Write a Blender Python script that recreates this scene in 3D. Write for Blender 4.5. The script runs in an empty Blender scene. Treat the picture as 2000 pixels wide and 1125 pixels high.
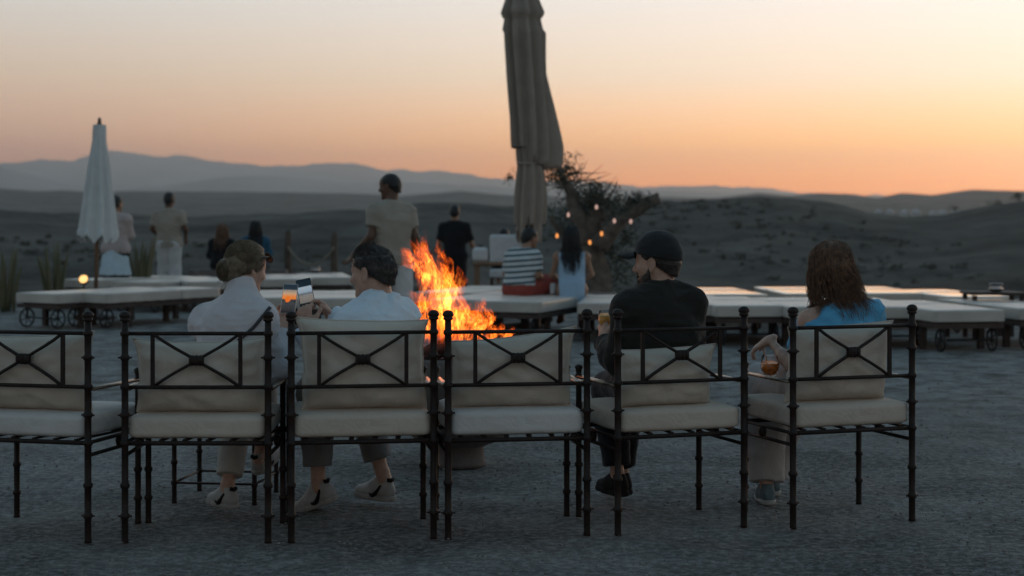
import bpy, math, random
import numpy as np
from mathutils import Vector, Matrix, noise as mnoise

# ---------------------------------------------------------------- camera, sky, sun, exposure
scene = bpy.context.scene
COL = scene.collection
F, CAM_H, HOR = 3333.0, 1.42, 410.0            # focal length and horizon in pixels of a 2000 px wide frame
cam = bpy.data.cameras.new('camera')
camera = bpy.data.objects.new('camera', cam)
COL.objects.link(camera)
scene.camera = camera
camera.location = (0, 0, CAM_H)
camera.rotation_euler = (math.pi / 2, 0, 0)
cam.sensor_width = 36
cam.lens = F / 2000 * 36
cam.shift_y = (HOR - 562.5) / 2000
cam.clip_end = 40000
cam.dof.use_dof = True
cam.dof.focus_distance = 7.6
cam.dof.aperture_fstop = 3.0

HAZE = 1.25e-4                                    # density of the dusk haze, per metre
SUN_AZ, SUN_EL = math.radians(30), math.radians(2.0)
world = bpy.data.worlds.new('World')
scene.world = world
world.use_nodes = True
def build_world():
    nt = world.node_tree
    N, L = nt.nodes, nt.links
    bg = N['Background']
    def math_(op, a, b=None, clamp=False):
        n = N.new('ShaderNodeMath'); n.operation = op; n.use_clamp = clamp
        for i, v in enumerate((a, b)):
            if v is None: continue
            if isinstance(v, (int, float)): n.inputs[i].default_value = v
            else: L.new(v, n.inputs[i])
        return n.outputs[0]
    def ramp(fac, stops):
        n = N.new('ShaderNodeValToRGB'); el = n.color_ramp.elements
        while len(el) < len(stops): el.new(.5)
        for e, (p, c) in zip(el, stops):
            e.position = p
            d = max(p * p * 90, 1.6)                      # the haze in front takes part of this sky, so the sky behind it is stronger
            T = math.exp(-HAZE * min(13000, 430 / math.sin(math.radians(d))))
            e.color = tuple(max(.02, ((v / 255) ** 2.2 - (1 - T) * s) / T) for v, s in zip(c, (.25, .24, .25))) + (1,)
        L.new(fac, n.inputs[0]); return n.outputs[0]
    def mix(f, a, b, mode='MIX'):
        n = N.new('ShaderNodeMix'); n.data_type = 'RGBA'; n.blend_type = mode
        if isinstance(f, (int, float)): n.inputs[0].default_value = f
        else: L.new(f, n.inputs[0])
        for i, v in ((6, a), (7, b)):
            if isinstance(v, tuple): n.inputs[i].default_value = v
            else: L.new(v, n.inputs[i])
        return n.outputs[2]
    def maprange(v, a, b, c, d):
        n = N.new('ShaderNodeMapRange'); n.clamp = True
        L.new(v, n.inputs[0])
        for i, x in enumerate((a, b, c, d)): n.inputs[i + 1].default_value = x
        return n.outputs[0]
    tc = N.new('ShaderNodeTexCoord')
    sp = N.new('ShaderNodeSeparateXYZ'); L.new(tc.outputs['Generated'], sp.inputs[0])
    x, y, z = sp.outputs
    hyp = math_('SQRT', math_('ADD', math_('MULTIPLY', x, x), math_('MULTIPLY', y, y)))
    elev = math_('MULTIPLY', math_('ARCTAN2', z, hyp), 180 / math.pi)
    dot = math_('ADD', math_('MULTIPLY', x, math.sin(SUN_AZ)), math_('MULTIPLY', y, math.cos(SUN_AZ)))
    cosd = math_('DIVIDE', dot, math_('MAXIMUM', hyp, 1e-4))
    # square-root elevation axis: the low sky gets most of the ramp
    e = math_('SQRT', math_('DIVIDE', math_('MAXIMUM', elev, 0.0), 90.0))
    q = lambda d: math.sqrt(d / 90)
    up = [(q(14), (196, 204, 208)), (q(28), (131, 156, 169)), (q(52), (95, 125, 143)), (1.0, (79, 110, 130))]
    sunny = ramp(e, [(0, (234, 154, 110)), (q(.9), (240, 166, 118)), (q(2.2), (246, 186, 134)), (q(4.4), (250, 225, 198)), (q(7), (252, 239, 228))] + up[:3])
    dusky = ramp(e, [(0, (158, 126, 122)), (q(1.2), (168, 138, 130)), (q(2.6), (184, 156, 142)), (q(4.4), (199, 178, 160)), (q(7), (204, 199, 192))] + up[1:])
    t = math_('POWER', maprange(cosd, .67, .985, 0, 1), 1.5)
    glow = mix(t, dusky, sunny)
    fade = maprange(cosd, -1, .67, .55, 1)
    low = maprange(elev, 10, 40, 1, 0)             # away from the sun the low glow dims, overhead it does not matter
    k = math_('ADD', math_('MULTIPLY', fade, low), math_('SUBTRACT', 1.0, low))
    comb = N.new('ShaderNodeCombineColor')
    for i in range(3): L.new(k, comb.inputs[i])
    glow = mix(1.0, glow, comb.outputs[0], 'MULTIPLY')
    sky = N.new('ShaderNodeTexSky'); sky.sky_type = 'NISHITA'; sky.sun_disc = False
    sky.sun_elevation = math.radians(-1.0); sky.sun_rotation = SUN_AZ; sky.ozone_density = 3
    nsk = mix(1.0, sky.outputs[0], (.05, .05, .05, 1), 'MULTIPLY')
    L.new(mix(1.0, glow, nsk, 'ADD'), bg.inputs[0])
    bg.inputs[1].default_value = 1.0
build_world()

sun = bpy.data.lights.new('sun', 'SUN')
sun.energy = .55
sun.angle = math.radians(6)
sun.color = (1, .66, .40)
sun_o = bpy.data.objects.new('sun', sun)
COL.objects.link(sun_o)
sun_o.rotation_euler = (Vector((-math.sin(SUN_AZ) * math.cos(SUN_EL), -math.cos(SUN_AZ) * math.cos(SUN_EL), -math.sin(SUN_EL)))).to_track_quat('-Z', 'Y').to_euler()

vs = scene.view_settings
vs.view_transform = 'Standard'
vs.look = 'None'
vs.exposure = 0
vs.gamma = 1
scene.cycles.use_denoising = True
scene.cycles.transparent_max_bounces = 48
scene.cycles.max_bounces = 8
scene.cycles.volume_bounces = 0

random.seed(4)
rng = np.random.default_rng(7)
R = math.radians

def P(px, py, Y):
    """world point seen at (px, py) of the 2000 px frame, Y metres in front of the lens"""
    return Vector(((px - 1000) / F * Y, Y, CAM_H + (HOR - py) / F * Y))

# ---------------------------------------------------------------- noise
_T = rng.random((64, 64, 64)).astype(np.float32)
def vnoise(p):
    p = np.asarray(p, np.float32)
    i = np.floor(p).astype(np.int32); f = p - i
    f = f * f * (3 - 2 * f)
    a = i & 63; b = (i + 1) & 63
    x0, y0, z0 = a[..., 0], a[..., 1], a[..., 2]; x1, y1, z1 = b[..., 0], b[..., 1], b[..., 2]
    fx, fy, fz = f[..., 0], f[..., 1], f[..., 2]
    c = lambda u, v, w: _T[u, v, w]
    l0 = (c(x0, y0, z0) * (1 - fx) + c(x1, y0, z0) * fx) * (1 - fy) + (c(x0, y1, z0) * (1 - fx) + c(x1, y1, z0) * fx) * fy
    l1 = (c(x0, y0, z1) * (1 - fx) + c(x1, y0, z1) * fx) * (1 - fy) + (c(x0, y1, z1) * (1 - fx) + c(x1, y1, z1) * fx) * fy
    return l0 * (1 - fz) + l1 * fz
def fbm(p, o=4):
    s, a = 0, .5
    p = np.asarray(p, np.float32)
    for _ in range(o):
        s = s + a * vnoise(p); p = p * 2.03 + 7.7; a *= .5
    return s

# ---------------------------------------------------------------- materials
def mat(name, col, rough=.8, var=.15, scale=8, bump=0.0, bscale=None, metal=0.0, spec=.5, sheen=0.0, col2=None, stretch=None, coords='Object', sss=0):
    m = bpy.data.materials.new(name); m.use_nodes = True
    N, L = m.node_tree.nodes, m.node_tree.links
    b = N['Principled BSDF']
    b.inputs['Roughness'].default_value = rough
    b.inputs['Metallic'].default_value = metal
    b.inputs['Specular IOR Level'].default_value = spec
    if sheen:
        b.inputs['Sheen Weight'].default_value = sheen; b.inputs['Sheen Roughness'].default_value = .4
    if sss:
        b.inputs['Subsurface Weight'].default_value = sss; b.inputs['Subsurface Scale'].default_value = .01
        b.inputs['Subsurface Radius'].default_value = (1, .35, .2)
    tc = N.new('ShaderNodeTexCoord'); src = tc.outputs[coords]
    if stretch:
        mp = N.new('ShaderNodeMapping'); mp.inputs['Scale'].default_value = stretch
        L.new(src, mp.inputs[0]); src = mp.outputs[0]
    n = N.new('ShaderNodeTexNoise'); n.inputs['Scale'].default_value = scale; n.inputs['Detail'].default_value = 6; n.inputs['Roughness'].default_value = .62
    L.new(src, n.inputs['Vector'])
    r = N.new('ShaderNodeValToRGB')
    c2 = col2 or tuple(c * (1 - 2 * var) for c in col)
    r.color_ramp.elements[0].color = tuple(max(0, c) for c in c2) + (1,); r.color_ramp.elements[0].position = .3
    r.color_ramp.elements[1].color = tuple(min(1, c * (1 + (0 if col2 else var))) for c in col) + (1,); r.color_ramp.elements[1].position = .7
    L.new(n.outputs['Fac'], r.inputs[0]); L.new(r.outputs[0], b.inputs['Base Color'])
    if bump:
        n2 = N.new('ShaderNodeTexNoise'); n2.inputs['Scale'].default_value = bscale or scale * 4; n2.inputs['Detail'].default_value = 5
        L.new(src, n2.inputs['Vector'])
        bp = N.new('ShaderNodeBump'); bp.inputs['Strength'].default_value = min(1, bump); bp.inputs['Distance'].default_value = .01
        L.new(n2.outputs['Fac'], bp.inputs['Height']); L.new(bp.outputs[0], b.inputs['Normal'])
    return m
def emit(name, col, s):
    m = bpy.data.materials.new(name); m.use_nodes = True
    N = m.node_tree.nodes; b = N['Principled BSDF']
    b.inputs['Base Color'].default_value = (0, 0, 0, 1)
    b.inputs['Emission Color'].default_value = tuple(col) + (1,); b.inputs['Emission Strength'].default_value = s
    return m
def fabric(name, col, weave=260, bump=.35, var=.06, rough=.9, sheen=.15, fold=9):
    """woven cloth: soft large stains, fine weave, shallow creases"""
    m = mat(name, col, rough, var, 5, 0, sheen=sheen, spec=.2)
    N, L = m.node_tree.nodes, m.node_tree.links
    tc = N.new('ShaderNodeTexCoord'); b = N['Principled BSDF']
    w = N.new('ShaderNodeTexNoise'); w.inputs['Scale'].default_value = weave; w.inputs['Detail'].default_value = 2
    c = N.new('ShaderNodeTexNoise'); c.inputs['Scale'].default_value = fold; c.inputs['Detail'].default_value = 4; c.inputs['Distortion'].default_value = 1.2
    for n in (w, c): L.new(tc.outputs['Object'], n.inputs['Vector'])
    b1 = N.new('ShaderNodeBump'); b1.inputs['Strength'].default_value = bump; b1.inputs['Distance'].default_value = .003
    b2 = N.new('ShaderNodeBump'); b2.inputs['Strength'].default_value = .5; b2.inputs['Distance'].default_value = .02
    L.new(w.outputs['Fac'], b1.inputs['Height']); L.new(c.outputs['Fac'], b2.inputs['Height']); L.new(b2.outputs[0], b1.inputs['Normal']); L.new(b1.outputs[0], b.inputs['Normal'])
    return m
M = {}
M['iron'] = mat('dark_brown_iron', (.029, .0135, .0085), .55, .3, 30, .25, 90, spec=.3, col2=(.009, .006, .005))
M['iron_grey'] = mat('blackened_iron', (.035, .032, .032), .5, .3, 20, .2, 60, metal=.5)
M['iron_worn'] = mat('polished_iron_arm', (.30, .21, .145), .32, .3, 25, .2, 80, metal=1, col2=(.07, .045, .032))
M['postwood'] = mat('dark_post_wood', (.11, .08, .058), .85, .3, 6, .5, 40)
M['canvas'] = fabric('beige_canvas', (.56, .475, .395))
M['canvas_light'] = fabric('pale_canvas', (.60, .565, .53))
M['mattress'] = mat('cream_mattress', (.52, .47, .42), .36, .1, 3, .12, 40, spec=.6, sheen=.3)
M['mattress_edge'] = mat('mattress_glossy', (.62, .55, .47), .28, .07, 6, .04, 40, spec=.6)
for k_, v_ in (('Coat Weight', 1.0), ('Coat Roughness', .03)): M['mattress_edge'].node_tree.nodes['Principled BSDF'].inputs[k_].default_value = v_
M['wood'] = mat('weathered_wood', (.22, .13, .075), .7, .25, 6, .3, 40, stretch=(1, 1, .15))
M['rustwood'] = mat('rusty_brown_frame', (.055, .032, .024), .65, .25, 8, .3, 40)
M['stone'] = mat('fire_bowl_stone', (.16, .13, .115), .85, .2, 7, .5, 50)
M['char'] = mat('charred_wood', (.022, .019, .018), .9, .4, 18, .9, 40)
M['parasol'] = fabric('taupe_parasol_canvas', (.33, .272, .225), fold=4)
M['parasol_pale'] = fabric('pale_parasol_canvas', (.62, .63, .62), fold=4)
M['leaf'] = mat('olive_leaf', (.065, .078, .045), .6, .3, 3, col2=(.035, .042, .028))
M['spear'] = mat('spear_leaf', (.085, .095, .05), .55, .3, 5, col2=(.13, .11, .055))
M['bark'] = mat('olive_bark', (.15, .12, .095), .9, .3, 7, .9, 25)
M['rope'] = mat('hemp_rope', (.30, .25, .19), .9, .2, 40, .6, 120)
M['white'] = mat('white_cloth', (.62, .62, .62), .85, .08, 10, .1)
M['steel'] = mat('brushed_metal', (.35, .36, .38), .3, .1, 10, metal=1)
M['black'] = mat('black_plastic', (.012, .012, .013), .35, .2, 10)
def glassmat():
    m = bpy.data.materials.new('clear_glass'); m.use_nodes = True
    b = m.node_tree.nodes['Principled BSDF']
    b.inputs['Transmission Weight'].default_value = 1; b.inputs['Roughness'].default_value = .02; b.inputs['IOR'].default_value = 1.12
    b.inputs['Base Color'].default_value = (.98, .99, 1, 1)
    return m
M['glass'] = glassmat()

# ---------------------------------------------------------------- mesh helpers
class MB:
    def __init__(s): s.v, s.f, s.uv = [], [], None
    def add(s, v, f):
        o = len(s.v); s.v += [tuple(p) for p in v]; s.f += [tuple(i + o for i in q) for q in f]; return s
    def box(s, c, d, rot=None):
        x, y, z = d[0] / 2, d[1] / 2, d[2] / 2
        v = [Vector((a * x, b * y, e * z)) for a in (-1, 1) for b in (-1, 1) for e in (-1, 1)]
        if rot is not None: v = [rot @ p for p in v]
        v = [p + Vector(c) for p in v]
        return s.add(v, [(0, 1, 3, 2), (4, 6, 7, 5), (0, 4, 5, 1), (2, 3, 7, 6), (0, 2, 6, 4), (1, 5, 7, 3)])
    def bar(s, a, b, w, h, up=(0, 0, 1)):
        a, b = Vector(a), Vector(b); d = (b - a)
        y = d.normalized(); x = y.cross(Vector(up))
        if x.length < 1e-5: x = y.cross(Vector((1, 0, 0)))
        x.normalize(); z = x.cross(y)
        m = Matrix((x, y, z)).transposed()
        return s.box((a + b) / 2, (w, d.length, h), m)
    def tube(s, pts, rad, n=8, cap=True):
        pts = [Vector(p) for p in pts]
        if isinstance(rad, (int, float)): rad = [rad] * len(pts)
        t0 = (pts[1] - pts[0]).normalized()
        u = t0.cross(Vector((0, 0, 1)))
        if u.length < .05: u = t0.cross(Vector((1, 0, 0)))
        u.normalize(); V = []; Fc = []
        for i, p in enumerate(pts):
            t = (pts[min(i + 1, len(pts) - 1)] - pts[max(i - 1, 0)]).normalized()
            u = (u - t * u.dot(t)).normalized(); w = t.cross(u)
            V += [p + (u * math.cos(k * 2 * math.pi / n) + w * math.sin(k * 2 * math.pi / n)) * rad[i] for k in range(n)]
        for i in range(len(pts) - 1):
            for k in range(n):
                a = i * n + k; b = i * n + (k + 1) % n
                Fc.append((a, b, b + n, a + n))
        if cap: Fc += [tuple(range(n))[::-1], tuple(range((len(pts) - 1) * n, len(pts) * n))]
        return s.add(V, Fc)
    def lathe(s, prof, n=12, c=(0, 0, 0), close=True):
        c = Vector(c); V = []; Fc = []
        for r, z in prof: V += [c + Vector((r * math.cos(k * 2 * math.pi / n), r * math.sin(k * 2 * math.pi / n), z)) for k in range(n)]
        for i in range(len(prof) - 1):
            for k in range(n):
                a = i * n + k; b = i * n + (k + 1) % n
                Fc.append((a, b, b + n, a + n))
        if close: Fc += [tuple(range(n))[::-1], tuple(range((len(prof) - 1) * n, len(prof) * n))]
        return s.add(V, Fc)
    def rbox(s, c, d, r, n=6, fn=None):
        """rounded box of n x n patches per face; fn(p) may displace the local points"""
        h = Vector(d) / 2; V = []; Fc = []; idx = {}
        def vid(i, j, k):
            key = (i, j, k)
            if key not in idx:
                p = Vector(((2 * i / n - 1) * h.x, (2 * j / n - 1) * h.y, (2 * k / n - 1) * h.z))
                q = Vector([max(-(h[a] - r), min(h[a] - r, p[a])) for a in range(3)])
                e = p - q
                if e.length > 1e-9: p = q + e.normalized() * r
                if fn: p = fn(p)
                idx[key] = len(V); V.append(p + Vector(c))
            return idx[key]
        for a in range(n):
            for b in range(n):
                Fc.append((vid(a, b, 0), vid(a, b + 1, 0), vid(a + 1, b + 1, 0), vid(a + 1, b, 0)))
                Fc.append((vid(a, b, n), vid(a + 1, b, n), vid(a + 1, b + 1, n), vid(a, b + 1, n)))
                Fc.append((vid(a, 0, b), vid(a + 1, 0, b), vid(a + 1, 0, b + 1), vid(a, 0, b + 1)))
                Fc.append((vid(a, n, b), vid(a, n, b + 1), vid(a + 1, n, b + 1), vid(a + 1, n, b)))
                Fc.append((vid(0, a, b), vid(0, a, b + 1), vid(0, a + 1, b + 1), vid(0, a + 1, b)))
                Fc.append((vid(n, a, b), vid(n, a + 1, b), vid(n, a + 1, b + 1), vid(n, a, b + 1)))
        return s.add(V, Fc)
    def mesh(s, name, smooth=True):
        me = bpy.data.meshes.new(name); me.from_pydata([tuple(p) for p in s.v], [], s.f); me.update()
        if smooth: me.polygons.foreach_set('use_smooth', [True] * len(me.polygons))
        return me
    def build(s, name, m, parent=None, smooth=True):
        return put(name, s.mesh(name, smooth), m, parent)
def put(name, me, m, parent=None):
    o = bpy.data.objects.new(name, me); COL.objects.link(o)
    if m is not None and not me.materials: me.materials.append(M[m] if isinstance(m, str) else m)
    if parent is not None: o.parent = parent
    return o
def tag(o, label=None, cat=None, group=None, kind=None):
    for k, v in (('label', label), ('category', cat), ('group', group), ('kind', kind)):
        if v: o[k] = v
    return o
def thing(name, label, cat, loc=(0, 0, 0), rz=0, group=None):
    o = bpy.data.objects.new(name, None); COL.objects.link(o); o.empty_display_size = .1
    o.location = loc; o.rotation_euler = (0, 0, rz)
    return tag(o, label, cat, group)
def dup(root, loc, rz, label=None, group=None):
    r = root.copy(); COL.objects.link(r); r.location = loc; r.rotation_euler = (0, 0, rz)
    tag(r, label, None, group)
    for ch in list(root.children):
        c = ch.copy(); COL.objects.link(c); c.parent = r
        for g in ch.children:
            d = g.copy(); COL.objects.link(d); d.parent = c
    return r
def autosmooth(o, ang=40):
    me = o.data
    me.set_sharp_from_angle(angle=math.radians(ang)); return o

# ---------------------------------------------------------------- ground, hills, mountains
def prof(px, pts):
    return np.interp(px, [p[0] for p in pts], [p[1] for p in pts])
RIDGE_NEAR = [(-400, 428), (0, 420), (120, 424), (250, 430), (420, 424), (560, 416), (700, 409), (850, 403), (950, 409), (1050, 412), (1180, 410), (1280, 404), (1360, 398), (1450, 394), (1540, 396), (1640, 410), (1700, 424), (1760, 430), (1850, 428), (1930, 414), (2000, 402), (2300, 392)]
RIDGE_MID = [(-400, 410), (0, 412), (250, 414), (420, 418), (640, 412), (800, 408), (1000, 408), (1200, 403), (1400, 404), (1600, 411), (1740, 416), (1900, 413), (2000, 404), (2300, 400)]
HILLS = [(-400, 370), (0, 371), (70, 374), (120, 373), (180, 377), (260, 374), (480, 376), (680, 378), (780, 383), (850, 377), (900, 373), (950, 378), (1010, 382), (1100, 384), (1250, 383), (1400, 386), (1480, 377), (1540, 384), (1600, 379), (1660, 381), (1715, 388), (1760, 380), (1820, 384), (1900, 375), (2000, 376), (2300, 372)]
MOUNT = [(-400, 330), (0, 322), (70, 316), (140, 316), (215, 299), (270, 303), (340, 309), (400, 318), (480, 324), (560, 324), (640, 318), (690, 321), (740, 332), (800, 335), (870, 338), (960, 348), (1080, 354), (1200, 360), (1350, 366), (1480, 373), (1600, 384), (2000, 398), (2300, 400)]
MOUNT_NEAR = [(-400, 318), (0, 330), (40, 340), (90, 352), (150, 366), (220, 372), (320, 366), (420, 352), (500, 346), (570, 350), (680, 362), (800, 360), (900, 366), (1000, 370), (1120, 368), (1300, 376), (1500, 386), (2300, 402)]

def sector(front, side):
    """angles: dense across the view, coarse around the rest"""
    a = np.concatenate([np.linspace(-24, 24, front), np.linspace(24, 336, side)[1:-1]])
    return np.radians(a)
def angles_px(th):
    t = np.where(np.cos(th) > .35, np.tan(np.clip(th, -1.2, 1.2)) * F + 1000, np.nan)
    th2 = (th + np.pi) % (2 * np.pi) - np.pi
    t = np.tan(np.clip(th2, -.6, .6)) * F + 1000
    return np.clip(t, -400, 2300)
def polar(name, radii, th, zfun, m):
    rr, tt = np.meshgrid(radii, th, indexing='ij')
    x, y = rr * np.sin(tt), rr * np.cos(tt)
    z = zfun(rr, tt, x, y)
    n, k = rr.shape
    V = np.stack([x, y, z], -1).reshape(-1, 3)
    i = np.arange((n - 1))[:, None] * k; j = np.arange(k)[None, :]; j1 = (j + 1) % k
    Fq = np.stack([i + j, i + k + j, i + k + j1, i + j1], -1).reshape(-1, 4)
    me = bpy.data.meshes.new(name)
    me.vertices.add(len(V)); me.vertices.foreach_set('co', V.ravel().astype(np.float32))
    me.loops.add(Fq.size); me.loops.foreach_set('vertex_index', Fq[:, ::-1].ravel().astype(np.int32))
    me.polygons.add(len(Fq)); me.polygons.foreach_set('loop_start', (np.arange(len(Fq)) * 4).astype(np.int32))
    me.update(calc_edges=True); me.polygons.foreach_set('use_smooth', [True] * len(Fq))
    return tag(put(name, me, m), kind='structure')

def ground_material():
    m = bpy.data.materials.new('desert_gravel'); m.use_nodes = True
    N, L = m.node_tree.nodes, m.node_tree.links; b = N['Principled BSDF']; b.inputs['Roughness'].default_value = .95
    b.inputs['Specular IOR Level'].default_value = .2
    tc = N.new('ShaderNodeTexCoord'); o = tc.outputs['Object']
    def nz(scale, det=6, rough=.6, dist=0):
        n = N.new('ShaderNodeTexNoise'); n.inputs['Scale'].default_value = scale; n.inputs['Detail'].default_value = det; n.inputs['Roughness'].default_value = rough; n.inputs['Distortion'].default_value = dist
        L.new(o, n.inputs['Vector']); return n.outputs['Fac']
    def rp(f, st):
        n = N.new('ShaderNodeValToRGB'); el = n.color_ramp.elements
        while len(el) < len(st): el.new(.5)
        for e, (p, c) in zip(el, st): e.position = p; e.color = c + (1,)
        L.new(f, n.inputs[0]); return n.outputs[0]
    def mix(f, a, c, mode='MIX'):
        n = N.new('ShaderNodeMix'); n.data_type = 'RGBA'; n.blend_type = mode
        if isinstance(f, float): n.inputs[0].default_value = f
        else: L.new(f, n.inputs[0])
        L.new(a, n.inputs[6]); L.new(c, n.inputs[7]); return n.outputs[2]
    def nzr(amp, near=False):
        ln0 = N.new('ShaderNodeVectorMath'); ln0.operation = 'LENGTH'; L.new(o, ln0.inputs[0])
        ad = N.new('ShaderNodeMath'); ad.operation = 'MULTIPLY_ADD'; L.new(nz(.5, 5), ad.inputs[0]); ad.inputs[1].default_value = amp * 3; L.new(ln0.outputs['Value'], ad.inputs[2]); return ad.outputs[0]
    near = mix(.56, rp(nz(1.1, 8, .7), [(.40, (.11, .108, .102)), (.5, (.27, .264, .25)), (.60, (.50, .49, .465))]),
               rp(nz(24, 6, .8), [(.41, (.034, .033, .031)), (.5, (.24, .235, .225)), (.585, (.66, .645, .62))]))
    near = mix(.30, near, rp(nz(.33, 7, .7, .8), [(.40, (.10, .097, .092)), (.5, (.27, .265, .255)), (.60, (.52, .51, .49))]))
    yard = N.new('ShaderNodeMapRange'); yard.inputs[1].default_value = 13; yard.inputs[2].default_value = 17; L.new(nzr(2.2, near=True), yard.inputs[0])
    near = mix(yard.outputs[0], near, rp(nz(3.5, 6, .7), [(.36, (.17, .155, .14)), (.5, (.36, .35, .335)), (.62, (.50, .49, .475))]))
    far = mix(.55, rp(nz(.018, 10, .68, .6), [(.40, (.035, .032, .027)), (.5, (.10, .09, .076)), (.60, (.21, .188, .16))]),
              rp(nz(.16, 8, .72), [(.38, (.025, .024, .020)), (.52, (.10, .09, .077)), (.68, (.19, .172, .148))]))
    sp = N.new('ShaderNodeSeparateXYZ'); L.new(o, sp.inputs[0])
    ln = N.new('ShaderNodeVectorMath'); ln.operation = 'LENGTH'; L.new(o, ln.inputs[0])
    mr = N.new('ShaderNodeMapRange'); mr.inputs[1].default_value = 27; mr.inputs[2].default_value = 60; L.new(ln.outputs['Value'], mr.inputs[0])
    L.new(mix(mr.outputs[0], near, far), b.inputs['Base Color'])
    h = N.new('ShaderNodeMath'); h.operation = 'ADD'; L.new(nz(48, 4, .8), h.inputs[0])
    v = N.new('ShaderNodeTexVoronoi'); v.inputs['Scale'].default_value = 26; L.new(o, v.inputs['Vector'])
    L.new(v.outputs['Distance'], h.inputs[1])
    h2 = N.new('ShaderNodeMath'); h2.operation = 'MULTIPLY_ADD'; L.new(nz(9, 5), h2.inputs[0]); h2.inputs[1].default_value = 2.0; L.new(h.outputs[0], h2.inputs[2])
    bp = N.new('ShaderNodeBump'); bp.inputs['Strength'].default_value = 1; bp.inputs['Distance'].default_value = .045
    L.new(h2.outputs[0], bp.inputs['Height']); L.new(bp.outputs[0], b.inputs['Normal'])
    return m
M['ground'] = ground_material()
M['mountain'] = mat('bare_mountain_rock', (.30, .27, .25), .95, .25, .002)
M['hill'] = mat('bare_hill', (.20, .17, .14), .95, .3, .02, col2=(.11, .095, .075))

TH = sector(520, 70)
def ground_z(rr, tt, x, y):
    px = angles_px(tt)
    hz = lambda pr, d: CAM_H + (HOR - prof(px, pr)) / F * d
    P2 = np.stack([x, y, 0 * x], -1)
    knots = [0, 27, 62, 110, 250, 330, 430, 560, 750, 1300, 2200, 3000, 12000, 14000]
    zero = 0 * x
    vals = [zero, zero, zero - 3.4, zero - 4.3, hz(RIDGE_NEAR, 250), zero - 3, zero - 6, hz(RIDGE_MID, 560) - 1, zero - 9, zero - 4, hz(HILLS, 2200), zero - 5, zero - 20, zero - 20]
    z = zero.copy()
    for i in range(len(knots) - 1):
        a, b = knots[i], knots[i + 1]
        t = np.clip((rr - a) / (b - a), 0, 1); t = t * t * (3 - 2 * t)
        z = np.where((rr >= a) & (rr <= b), vals[i] * (1 - t) + vals[i + 1] * t, z)
    wf = np.clip((rr - 30) / 60, 0, 1)
    z += wf * ((fbm(P2 / 40, 5) - .5) * 2.4 * np.clip(rr / 200, .35, 1)) * np.where(rr > 1200, .5, 1) * np.clip(1 - np.exp(-((rr - 250) / 60) ** 2) * .55, 0, 1)
    z += wf * (fbm(P2 / 7 + 3, 3) - .5) * 1.1 * (rr < 600)
    rg = 1 - np.abs(2 * fbm(P2 / 26 + 31, 4) - .95) * 2.2
    z += wf * np.clip(rg, -1, 1) * .9 * (rr < 420) * np.clip((rr - 50) / 60, 0, 1)
    z += np.where(rr > 650, (fbm(P2 / 190 + 9, 6) - .5) * 9 * np.clip(1 - np.abs(rr - 2200) / 1500, 0, 1), 0)
    z += (1 - wf) * ((fbm(P2 * .9, 4) - .5) * .05 + (fbm(P2 * 4.5, 3) - .5) * .035) * (rr < 40)
    return z
radii = np.concatenate([np.linspace(.5, 5, 6), 5.3 * 1.018 ** np.arange(96), np.linspace(30, 120, 46)[1:], np.linspace(120, 360, 60)[1:], np.linspace(360, 1000, 46)[1:], np.linspace(1000, 3100, 70)[1:], np.array([5000, 8000, 12000, 14000])])
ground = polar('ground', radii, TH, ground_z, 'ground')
def mount_z(pr, d, w, amp, seed):
    def f(rr, tt, x, y):
        px = angles_px(tt)
        top = CAM_H + (HOR - prof(px, pr)) / F * d + 8
        q = np.stack([x / 600, y / 600, 0 * x + seed], -1)
        n = fbm(q, 6) - .5
        rdg = (1 - np.abs(2 * fbm(q * 3.1 + 17, 4) - .95) * 2.4).clip(-1, 1)
        top = top + rdg * amp * .22
        s = np.clip(1 - np.abs(rr - d) / w, 0, 1)
        return -25 + (top + 25 + amp * (fbm(q * 2.2 + 5, 5) - .5)) * s ** .85 + n * amp * 2.2 * s * (1 - s) * 2
    return f
polar('mountain_range', np.linspace(9200, 12000, 24), TH, mount_z(MOUNT, 10600, 1300, 70, 2), 'mountain')
polar('foothills', np.linspace(6000, 7600, 18), TH, mount_z(MOUNT_NEAR, 6800, 800, 20, 11), 'mountain')

def haze():
    m = bpy.data.materials.new('dusk_haze'); m.use_nodes = True
    N, L = m.node_tree.nodes, m.node_tree.links
    N.remove(N['Principled BSDF'])
    v = N.new('ShaderNodeVolumePrincipled'); v.inputs['Color'].default_value = (.82, .91, 1, 1)
    v.inputs['Density'].default_value = HAZE; v.inputs['Anisotropy'].default_value = .8
    L.new(v.outputs[0], N['Material Output'].inputs['Volume'])
    MB().box((0, 0, 190), (26000, 26000, 480)).build('haze', m, smooth=False)['kind'] = 'stuff'
haze()

# loose gravel scattered over the yard
def gravel():
    ico = [Vector(v) for v in ((0, 0, 1), (.894, 0, .447), (.276, .851, .447), (-.724, .526, .447), (-.724, -.526, .447), (.276, -.851, .447), (0, 0, -.6))]
    fc = [(0, 1, 2), (0, 2, 3), (0, 3, 4), (0, 4, 5), (0, 5, 1), (6, 2, 1), (6, 3, 2), (6, 4, 3), (6, 5, 4), (6, 1, 5)]
    b = MB()
    for _ in range(9000):
        y = 6.3 + 12 * random.random() ** 1.7; x = random.uniform(-.33, .33) * y
        s = .003 + .011 * random.random() ** 3; a = random.random() * 6.3
        m = Matrix.Rotation(a, 3, 'Z') @ Matrix.Diagonal((s, s * random.uniform(.6, 1), s * random.uniform(.4, .8)))
        b.add([m @ v + Vector((x, y, .006)) for v in ico], fc)
    tag(b.build('gravel', mat('gravel_stones', (.26, .245, .23), .9, .3, 60)), 'loose gravel strewn over the yard', 'gravel', kind='stuff')
gravel()

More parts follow.
